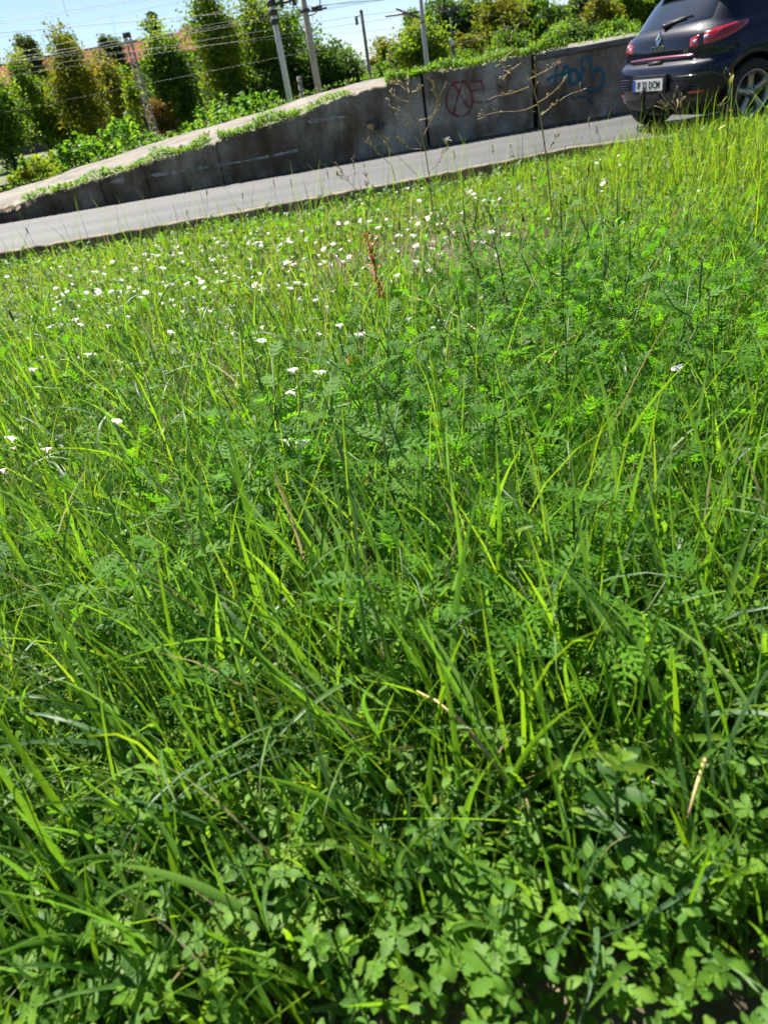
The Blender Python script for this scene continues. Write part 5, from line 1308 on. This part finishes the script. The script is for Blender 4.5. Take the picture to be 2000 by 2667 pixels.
far = [c5(*a) for a in [(30, 363), (113, 408), (240, 452), (255, 470), (385, 380), (371, 432), (405, 430), (416, 418), (430, 425), (437, 495), (462, 480), (470, 492), (478, 508), (325, 548), (345, 570), (460, 572), (525, 378), (570, 305), (625, 265), (670, 228), (680, 272), (655, 268), (745, 270), (780, 262), (700, 325), (705, 385), (715, 400), (740, 395), (580, 427), (595, 450), (608, 452), (628, 430), (692, 438), (737, 462), (695, 475), (750, 487), (790, 510), (835, 452), (845, 365), (858, 372), (870, 385), (882, 410), (860, 505), (875, 502), (905, 512), (935, 340), (905, 285), (870, 250), (943, 213), (962, 230), (963, 292), (1020, 318), (1078, 213), (1105, 218), (1127, 215), (1130, 228), (1200, 250), (1160, 175), (1217, 222), (1248, 198), (1258, 215), (1300, 165), (1326, 195), (1365, 215), (1240, 300), (1255, 300), (1268, 310), (1225, 325), (1250, 338), (1375, 270), (1380, 310), (1428, 312), (1475, 245), (1478, 297), (1510, 275), (1570, 325), (1108, 390), (1122, 420), (1250, 412), (1290, 388), (1320, 398), (1300, 455), (1405, 492), (1467, 572), (1285, 592), (1318, 592), (1375, 610), (955, 382), (1015, 405), (1120, 350), (1105, 605), (1005, 605), (975, 580), (1133, 580), (525, 490), (515, 425), (180, 710), (240, 695), (340, 712), (372, 697), (400, 697), (730, 600), (748, 605), (1178, 680), (1498, 615), (1540, 608), (1565, 610), (910, 430), (1000, 487), (800, 395), (815, 388), (1085, 325), (550, 535), (225, 575), (415, 340), (450, 322), (1588, 125), (1600, 120), (1500, 130), (1437, 222), (1610, 335), (260, 320)]]
far += [c6(*a) for a in [(375, 158), (385, 172), (390, 188), (320, 215), (432, 200), (465, 202), (500, 192), (712, 280), (785, 60), (948, 125), (937, 160), (935, 22), (918, 38), (305, 333), (463, 335), (505, 350), (395, 375), (425, 380), (490, 430), (360, 450), (205, 408), (260, 385), (210, 378), (98, 325), (42, 385), (60, 420), (115, 288), (105, 710), (205, 750), (478, 805), (650, 383), (860, 378), (1358, 158), (103, 147), (160, 147), (150, 200), (248, 720), (90, 600), (20, 550), (28, 445), (240, 430), (540, 345), (1013, 5), (1018, 45), (250, 300), (186, 272), (340, 250)]]
FL = 'small white bindweed flowers open in the far half of the grass'
for _ in range(75):
    fx_ = random.uniform(120, 1230); far.append((fx_, 800 - .19 * fx_ + random.gauss(0, 62)))
for i, (x, y) in enumerate(far):
    hgt = .15 if y < 800 else .19
    g = at_ground(x, y, hgt); D = np.linalg.norm(g - np.array([0, 0, EYE]))
    o = bpy.data.objects.new('bindweed_flower', fm[random.choice([0, 0, 1, 2, 3, 3, 4])]); link(o); s = random.uniform(.009, .016); o.scale = (s, s, s * .95)
    o.location = g - np.array([0, 0, s]); o.rotation_euler = (random.gauss(-.5, .22), random.gauss(0, .28), random.uniform(-.4, .4)); zx = 'at the left end of the meadow' if x < 380 else 'left of the meadow middle' if x < 700 else 'just left of the rusty dock' if x < 960 else 'around the dry patch' if x < 1330 else 'far right toward the car'; mid_ = 800 - .19 * x
    zy = 'nearer the road' if y < mid_ else 'nearer the viewer'; tag(o, 'small white bindweed flower %s, %s' % (zx, zy), 'flower', 'white bindweed flowers ' + zx)
for x, y, s, pk, lab in ((767, 1012, .019, 0, 'largest white bindweed flower, cup facing up, in the left middle of the meadow'), (830, 967, .016, 0, 'white bindweed flower up and to the right of the largest one'), (763, 961, .013, 0, 'white bindweed flower just above the largest one'), (855, 940, .011, 0, 'pinkish white bindweed flower with striped back above the largest pair'),
                       (748, 1145, .016, 0, 'left one of two bindweed flowers side by side next to the dark ragweed spike'), (787, 1150, .014, 0, 'right one of two bindweed flowers side by side next to the dark ragweed spike'), (300, 1095, .012, 0, 'half-hidden pale bindweed flower left of the centre'), (25, 1140, .015, 0, 'white bindweed flower at the left edge'), (118, 1168, .013, 1, 'pink bindweed flower near the left edge'), (35, 1165, .008, 1, 'tiny pink bindweed bud below the flower at the left edge'), (5, 1222, .012, 1, 'pink bindweed flower cut by the left edge'), (85, 960, .012, 0, 'white bindweed flower in the long grass at the left'), (680, 885, .013, 0, 'white bindweed flower in the long grass above the largest one'), (1770, 955, .014, 0, 'single drooping white bindweed flower in the right meadow'), (1035, 715, .012, 0, 'white bindweed flower at the end of a dry stem near the rusty dock')):
    g = at_ground(x, y, .26); root = empty('bindweed_flower', tuple(g - np.array([0, 0, s * 1.0])), 0, lab, 'flower')
    o = bpy.data.objects.new('corolla', fmp if pk else fm[0]); link(o, root); o.scale = (s, s, s); o.rotation_euler = (random.gauss(-.55, .12), random.gauss(0, .15), random.uniform(-.4, .4))
    q = MB(); q.tube([(0, 0, .001), (.002, .002, -.06), (.01, .0, -.2)], [.0016, .0008, .0008], 5); q.build('stalk', M_stem, root)
for x, y, lab in ((753, 661, 'small yellow flower among the white bindweed'), (390, 795, 'tiny yellow flower at the left of the flower field')):
    g = at_ground(x, y, .15); q = MB()
    for k in range(8):
        a_ = k * pi / 4; q.add([(0, 0, 0), (.006 * cos(a_ - .3), .006 * sin(a_ - .3), .002), (.011 * cos(a_), .011 * sin(a_), .003), (.006 * cos(a_ + .3), .006 * sin(a_ + .3), .002)], [(0, 1, 2, 3)])
    o = q.build('yellow_flower', simple('yellow_petal', (.75, .45, .02), .6)); o.location = g; o.rotation_euler = (-.6, 0, 0); tag(o, lab, 'flower')

# --- tall dry branching weeds, traced as stems in space with buds
def weed(name, label, Yd, trunk, branches, r=.0032, mat=M_dry, bud=True, leaves_=(), lowgreen=True, group=None, cat='weed', budn=7, leafmat=None):
    """trunk / branches: photo points; every branch swings a little towards or away from the viewer"""
    P = [Vector(at_y(x, y, Yd)) for x, y in trunk]; r = r * 1.15
    gz = float(ground_z(P[0].x, P[0].y)); foot = Vector((P[0].x + .01, P[0].y, gz - .02))
    root = empty(name, (foot.x, foot.y, gz), 0, label, cat, group); base = Vector((foot.x, foot.y, gz))
    pts = [foot] + P if P[0].z > gz else P
    n = len(pts); q = MB(); q.tube([p - base for p in pts], [r * (1 - .75 * i / (n - 1)) for i in range(n)], 6); q.build('stem', mat, root)
    bb = MB(); q = MB()
    for br in branches:
        k = random.uniform(-.10, .10); m = len(br); A = Vector(at_y(*br[0], Yd)); pp = []
        for i, (x, y) in enumerate(br): pp.append(Vector(at_y(x, y, Yd + k * i / max(1, m - 1) * 1.3)))
        loc = [p - base for p in pp]; loc = smooth([tuple(v) for v in loc], 1) if m > 2 else loc
        q.tube(loc, [r * .55 * (1 - .7 * i / (len(loc) - 1)) for i in range(len(loc))], 5)
        if bud:
            for j in range(budn):
                f = random.uniform(.25, 1) * (len(loc) - 1); i0 = min(int(f), len(loc) - 2); c = Vector(loc[i0]).lerp(Vector(loc[i0 + 1]), f - i0)
                d = (Vector(loc[i0 + 1]) - Vector(loc[i0])).normalized() + Vector((random.gauss(0, .5), random.gauss(0, .5), random.uniform(0, .9))); d.normalize(); L = random.uniform(.012, .03)
                q.tube([c, c + d * L * .8], .0011, 4, cap=False); e = c + d * L * .8
                bb.tube([e, e + d * .005, e + d * .012, e + d * .017], [.0018, .0038, .0028, .0008], 6)
    if branches: q.build('branch', mat, root)
    if bud and bb.v: bb.build('seed_bud', M_dryb, root, kind='stuff')
    for (x, y, L, ang, up) in leaves_:
        TV, TF = T_lance; lm_ = npmesh('leaf', TV * np.array([1, 1.6, 1]), [np.array(TF)], leafmat or M_herb, np.full(len(TV), .35)); o = bpy.data.objects.new('leaf', lm_); link(o, root)
        o.location = Vector(at_y(x, y, Yd)) - base; o.scale = (L, L, L); o.rotation_euler = (random.gauss(0, .3), -up, ang)
    return root
weed('dry_weed', 'tall straw-coloured branching weed left of the dark wall joint, in front of the red graffiti', 4.4,
     [c7(640, 1370), c7(615, 1130), c7(600, 980), c7(575, 820), c7(535, 640), c7(490, 500), c7(455, 400), c7(420, 330), c7(385, 300)],
     [[c7(470, 460), c7(400, 445), c7(345, 420), c7(330, 400)], [c7(520, 640), c7(440, 560), c7(380, 510), c7(315, 490), c7(312, 465)], [c7(550, 780), c7(490, 690), c7(440, 620), c7(370, 575)], [c7(545, 795), c7(470, 800), c7(430, 760), c7(385, 720)],
      [c7(530, 590), c7(600, 575), c7(640, 530), c7(670, 515)], [c7(560, 705), c7(610, 600), c7(660, 480), c7(685, 390), c7(725, 335)], [c7(480, 385), c7(520, 375), c7(545, 350)], [c7(460, 400), c7(445, 340), c7(460, 290)], [c7(420, 330), c7(370, 310), c7(330, 320)], [c7(660, 440), c7(640, 380), c7(615, 290)],
      [c7(600, 970), c7(660, 900), c7(720, 810), c7(735, 770)], [c7(380, 240), c7(330, 180), c7(320, 140)], [c7(440, 380), c7(390, 330), c7(350, 330)]],
     leaves_=[(*c7(612, 1120), .09, 1.2, .8), (*c7(618, 1190), .11, 2.6, -.2), (*c7(620, 1250), .10, .4, -.4), (*c7(600, 980), .05, .5, .6)], r=.0042)
fl = at_y(*c7(735, 735), 4.4); q = MB()
for k in range(60):
    a_ = RNG.uniform(0, 2 * pi); b_ = RNG.uniform(-.3, 1.2); L = RNG.uniform(.012, .026); d = Vector((cos(a_) * cos(b_), sin(a_) * cos(b_), sin(b_))); q.tube([(0, 0, 0), d * L], [.0004, .0007], 3, cap=False)
o = q.build('seed_fluff', simple('fluff', (.75, .73, .70), .9)); o.location = fl; tag(o, 'open white seed head fluff hanging at a thin branch before the road', 'seed head')
weed('dry_weed', 'tall green-stemmed branching weed in front of the wide wall joint, right of the first', 4.0,
     [(1450, 700), (1440, 600), (1424, 420), (1410, 325), (1400, 270), (1385, 220), (1360, 170), (1340, 130), (1325, 110)],
     [[(1400, 272), (1360, 290), (1310, 291), (1270, 297), (1255, 308)], [(1378, 226), (1330, 245), (1290, 250), (1270, 262)], [(1400, 268), (1430, 250), (1455, 225), (1470, 208)], [(1410, 300), (1440, 275), (1480, 245), (1515, 236)],
      [(1375, 208), (1400, 195), (1430, 180), (1450, 170)], [(1390, 245), (1396, 215), (1394, 170)], [(1355, 165), (1320, 190), (1310, 210)], [(1340, 130), (1300, 160), (1322, 190)], [(1420, 400), (1435, 380), (1445, 362)], [(1325, 110), (1315, 90), (1310, 60)], [(1325, 112), (1335, 90), (1345, 75)]],
     leaves_=[(1400, 338, .05, .2, -.4), (1408, 300, .04, .6, .5), (1396, 292, .03, 2.6, .3), (1425, 430, .06, .5, -.6), (1428, 460, .08, 2.2, -.5), (1440, 520, .07, 1., .5)], r=.0045, budn=6)
weed('dry_weed', 'smaller thin dry weed leaning left over the road edge', 4.8, [(1010, 640), (980, 560), (935, 500), (905, 470), (880, 435)], [[(935, 500), (905, 470), (885, 440), (878, 425)], [(950, 515), (960, 480), (950, 440)], [(905, 470), (890, 465), (880, 455)], [(920, 480), (925, 450), (920, 420)]], r=.003, budn=8)
weed('dry_weed', 'thin dry weed with arched tip just left of the tall straw-coloured one', 5.0, [(1050, 560), (1020, 430), (985, 400), (965, 365), (960, 350)], [[(1085, 455), (1030, 400), (1000, 370), (975, 340), (965, 335)], [(1015, 395), (1005, 375), (1010, 365)], [(985, 405), (970, 380), (955, 370)]], r=.0025, budn=8)
weed('dry_weed', 'dry branched weed in front of the car bumper', 4.6, [(1840, 480), (1812, 410), (1790, 345), (1770, 300), (1740, 270), (1712, 235)], [[(1755, 285), (1735, 280), (1720, 270)], [(1765, 290), (1750, 255), (1758, 238)], [(1775, 300), (1770, 275), (1780, 250)], [(1760, 285), (1765, 270), (1785, 250)], [(1740, 268), (1730, 285), (1715, 280)]], r=.0028, budn=5)
weed('yellowing_weed', 'tall thin weed with yellow leaves in front of the rear wheel of the car', 3.9, [(1900, 520), (1888, 450), (1893, 360), (1896, 290), (1895, 240), (1893, 215), (1886, 200), (1885, 185), (1890, 176), (1897, 190), (1901, 205)], [[(1895, 250), (1900, 225), (1905, 205)], [(1896, 265), (1878, 275), (1872, 280)]], r=.003, mat=M_stem, budn=3, leafmat=M_yel,
     leaves_=[(1898, 222, .05, .3, 1.2), (1893, 250, .05, 2.6, -.9), (1895, 290, .04, .5, .1), (1893, 305, .05, .2, -.5), (1892, 325, .045, 3.0, -.3), (1890, 370, .05, 2.9, -.9), (1889, 390, .05, .3, .3), (1890, 420, .05, 1.5, -.6)])
weed('leafy_stalk', 'upright green shoot with narrow leaves left of the green-stemmed weed', 4.4, [(1350, 560), (1345, 470), (1342, 420), (1328, 378)], [[(1345, 430), (1350, 410), (1348, 395)]], r=.003, mat=M_stem, bud=True, budn=0, leaves_=[(1340, 410, .04, 2.6, .4), (1343, 440, .07, .6, .8), (1346, 470, .07, 2.4, -.2), (1347, 500, .07, 1., .6), (1330, 385, .02, 1.5, 1.2)])
for x, y0, y1, Yd, lab in ((340, 690, 640, 5.5, 'thin grass seed head left over the road edge'), (720, 560, 470, 5.2, 'thin grass seed head in front of the road, left one of several'), (765, 560, 470, 5.2, 'thin grass seed head in front of the road with two spikes'), (860, 540, 445, 5.3, 'thin grass seed head leaning in front of the road'), (1190, 490, 395, 5., 'thin grass stalk right of the seed fluff'), (1290, 440, 380, 5., 'thin grass stalk near the green shoot'), (640, 620, 505, 5.4, 'pale feathery grass stalk beside the kerb clump'), (1540, 370, 310, 5., 'thin dry stalk before the road left of the car'), (1560, 380, 330, 5, 'second thin dry stalk left of the car')):
    tp = at_y(x - 8, y1, Yd); bt = at_y(x + 6, y0, Yd); gz = float(ground_z(bt[0], Yd)); root = empty('seed_grass', (bt[0], Yd, gz), 0, lab, 'grass stalk', 'thin seeding grasses')
    q = MB(); b0 = Vector((bt[0], Yd, gz)); e = Vector(tp) - b0; q.tube([(0, 0, -.01), (e.x * .35, 0, e.z * .5), tuple(e)], [.0016, .0012, .0007], 4); q.build('stem', M_dry, root)
    q = MB()
    for k in range(14): f = k / 14.; c = Vector((e.x * (1 - f * .12), random.gauss(0, .002), e.z * (1 - f * .13))); q.tube([c, c + Vector((random.gauss(0, .005), random.gauss(0, .004), .012))], [.0022, .0006], 4)
    q.build('seed_head', M_dryb, root)
# --- rusty dead dock
def rust(px, py, top, Yoff, label, n=70):
    g = at_ground(px, py, .05); z0 = float(ground_z(g[0], g[1])); t_ = at_y(*top, g[1]); root = empty('dead_dock', (g[0], g[1], z0), 0, label, 'weed')
    e = Vector((t_[0] - g[0], 0, t_[2] - z0)); q = MB(); q.tube([(0, 0, 0), (e.x * .3, .01, e.z * .5), tuple(e)], [.003, .0025, .001], 5)
    P = []
    for k in range(4): f = .35 + .15 * k; a_ = k * 2.2; b0 = Vector((e.x * f * f + .0, 0, e.z * f)); b1 = b0 + Vector((cos(a_) * .04, sin(a_) * .03, .05)); q.tube([b0, b1], .0012, 4); P += [b0.lerp(b1, random.random()) for _ in range(n // 8)]
    q.build('stem', simple('rusty_stem', (.28, .11, .04), .8) if 'rusty_stem' not in bpy.data.materials else bpy.data.materials['rusty_stem'], root)
    for k in range(n): f = random.uniform(.25, 1.0); P.append(Vector((e.x * f * f + random.gauss(0, .006), random.gauss(0, .006), e.z * f)))
    P = np.array([tuple(v) for v in P]); V, T, c = leaves(P[:, 0], P[:, 1], P[:, 2], T_oval, RNG.uniform(.010, .024, len(P)), M_rust, '', (-.9, 1.2)); nobj('foliage', npmesh('foliage', V, [T], M_rust, c), root)
rust(1003, 830, (952, 600), 0, 'rust-red withered dock with shrivelled leaves standing in the flower field', 110)
rust(930, 1010, (905, 930), 0, 'small rust-brown withered plant right of the largest bindweed flower', 40)
rust(660, 800, (655, 765), 0, 'tiny rusty withered sprig among the white flowers', 16)
# --- dry reclining ragweed stems and seed heads of plantain
for x, y, x1, y1, lab in ((1060, 770, 1330, 930, 'long pale dry stem lying diagonally below the dry patch'), (790, 1220, 880, 1350, 'reddish stem forking in front of the ragweed spikes'), (1400, 990, 1520, 870, 'brown twig crossing the ragweed'), (1085, 1800, 1330, 2050, 'long straw-coloured bent stalk in the lower middle'), (1790, 2130, 1860, 1950, 'pale dead stalk at the lower right')):
    p = at_ground(x, y, .18); e = at_ground(x1, y1, .14); q = MB(); o = Vector(p); d = Vector(e) - o; m = d * .5 + Vector((0, 0, .03))
    q.tube([(0, 0, 0), tuple(d * .25 + Vector((0, 0, .02))), tuple(m), tuple(d * .75 + Vector((0, 0, .02))), tuple(d)], [.0012, .0018, .0022, .0024, .002], 5)
    ob = q.build('dry_stalk', M_dry); ob.location = o; tag(ob, lab, 'stalk')
X, Y = scatter(500, 2.0, 8.3, .8); q = MB()
pl_P = []
for i, (x, y) in enumerate(zip(X[:40], Y[:40])):
    gz = float(ground_z(x, y)); h = random.uniform(.18, .3); lx = random.gauss(0, .04); root_me = MB()
    root = empty('plantain_stalk', (x, y, gz), 0, 'thin plantain stalk with a brown seed head above the grass', 'stalk', 'plantain stalks scattered over the verge')
    root_me.tube([(0, 0, 0), (lx * .4, 0, h * .6), (lx, 0, h)], [.0012, .001, .0009], 4); root_me.build('stem', M_stem, root)
    b_ = MB(); b_.tube([(lx, 0, h - .002), (lx, 0, h + .008), (lx * 1.1, 0, h + .03), (lx * 1.15, 0, h + .038)], [.002, .0042, .0036, .001], 6); b_.build('seed_head', bpy.data.materials['seed_brown'] if 'seed_brown' in bpy.data.materials else simple('seed_brown', (.16, .10, .05), .9, noise=.4, scale=200), root)
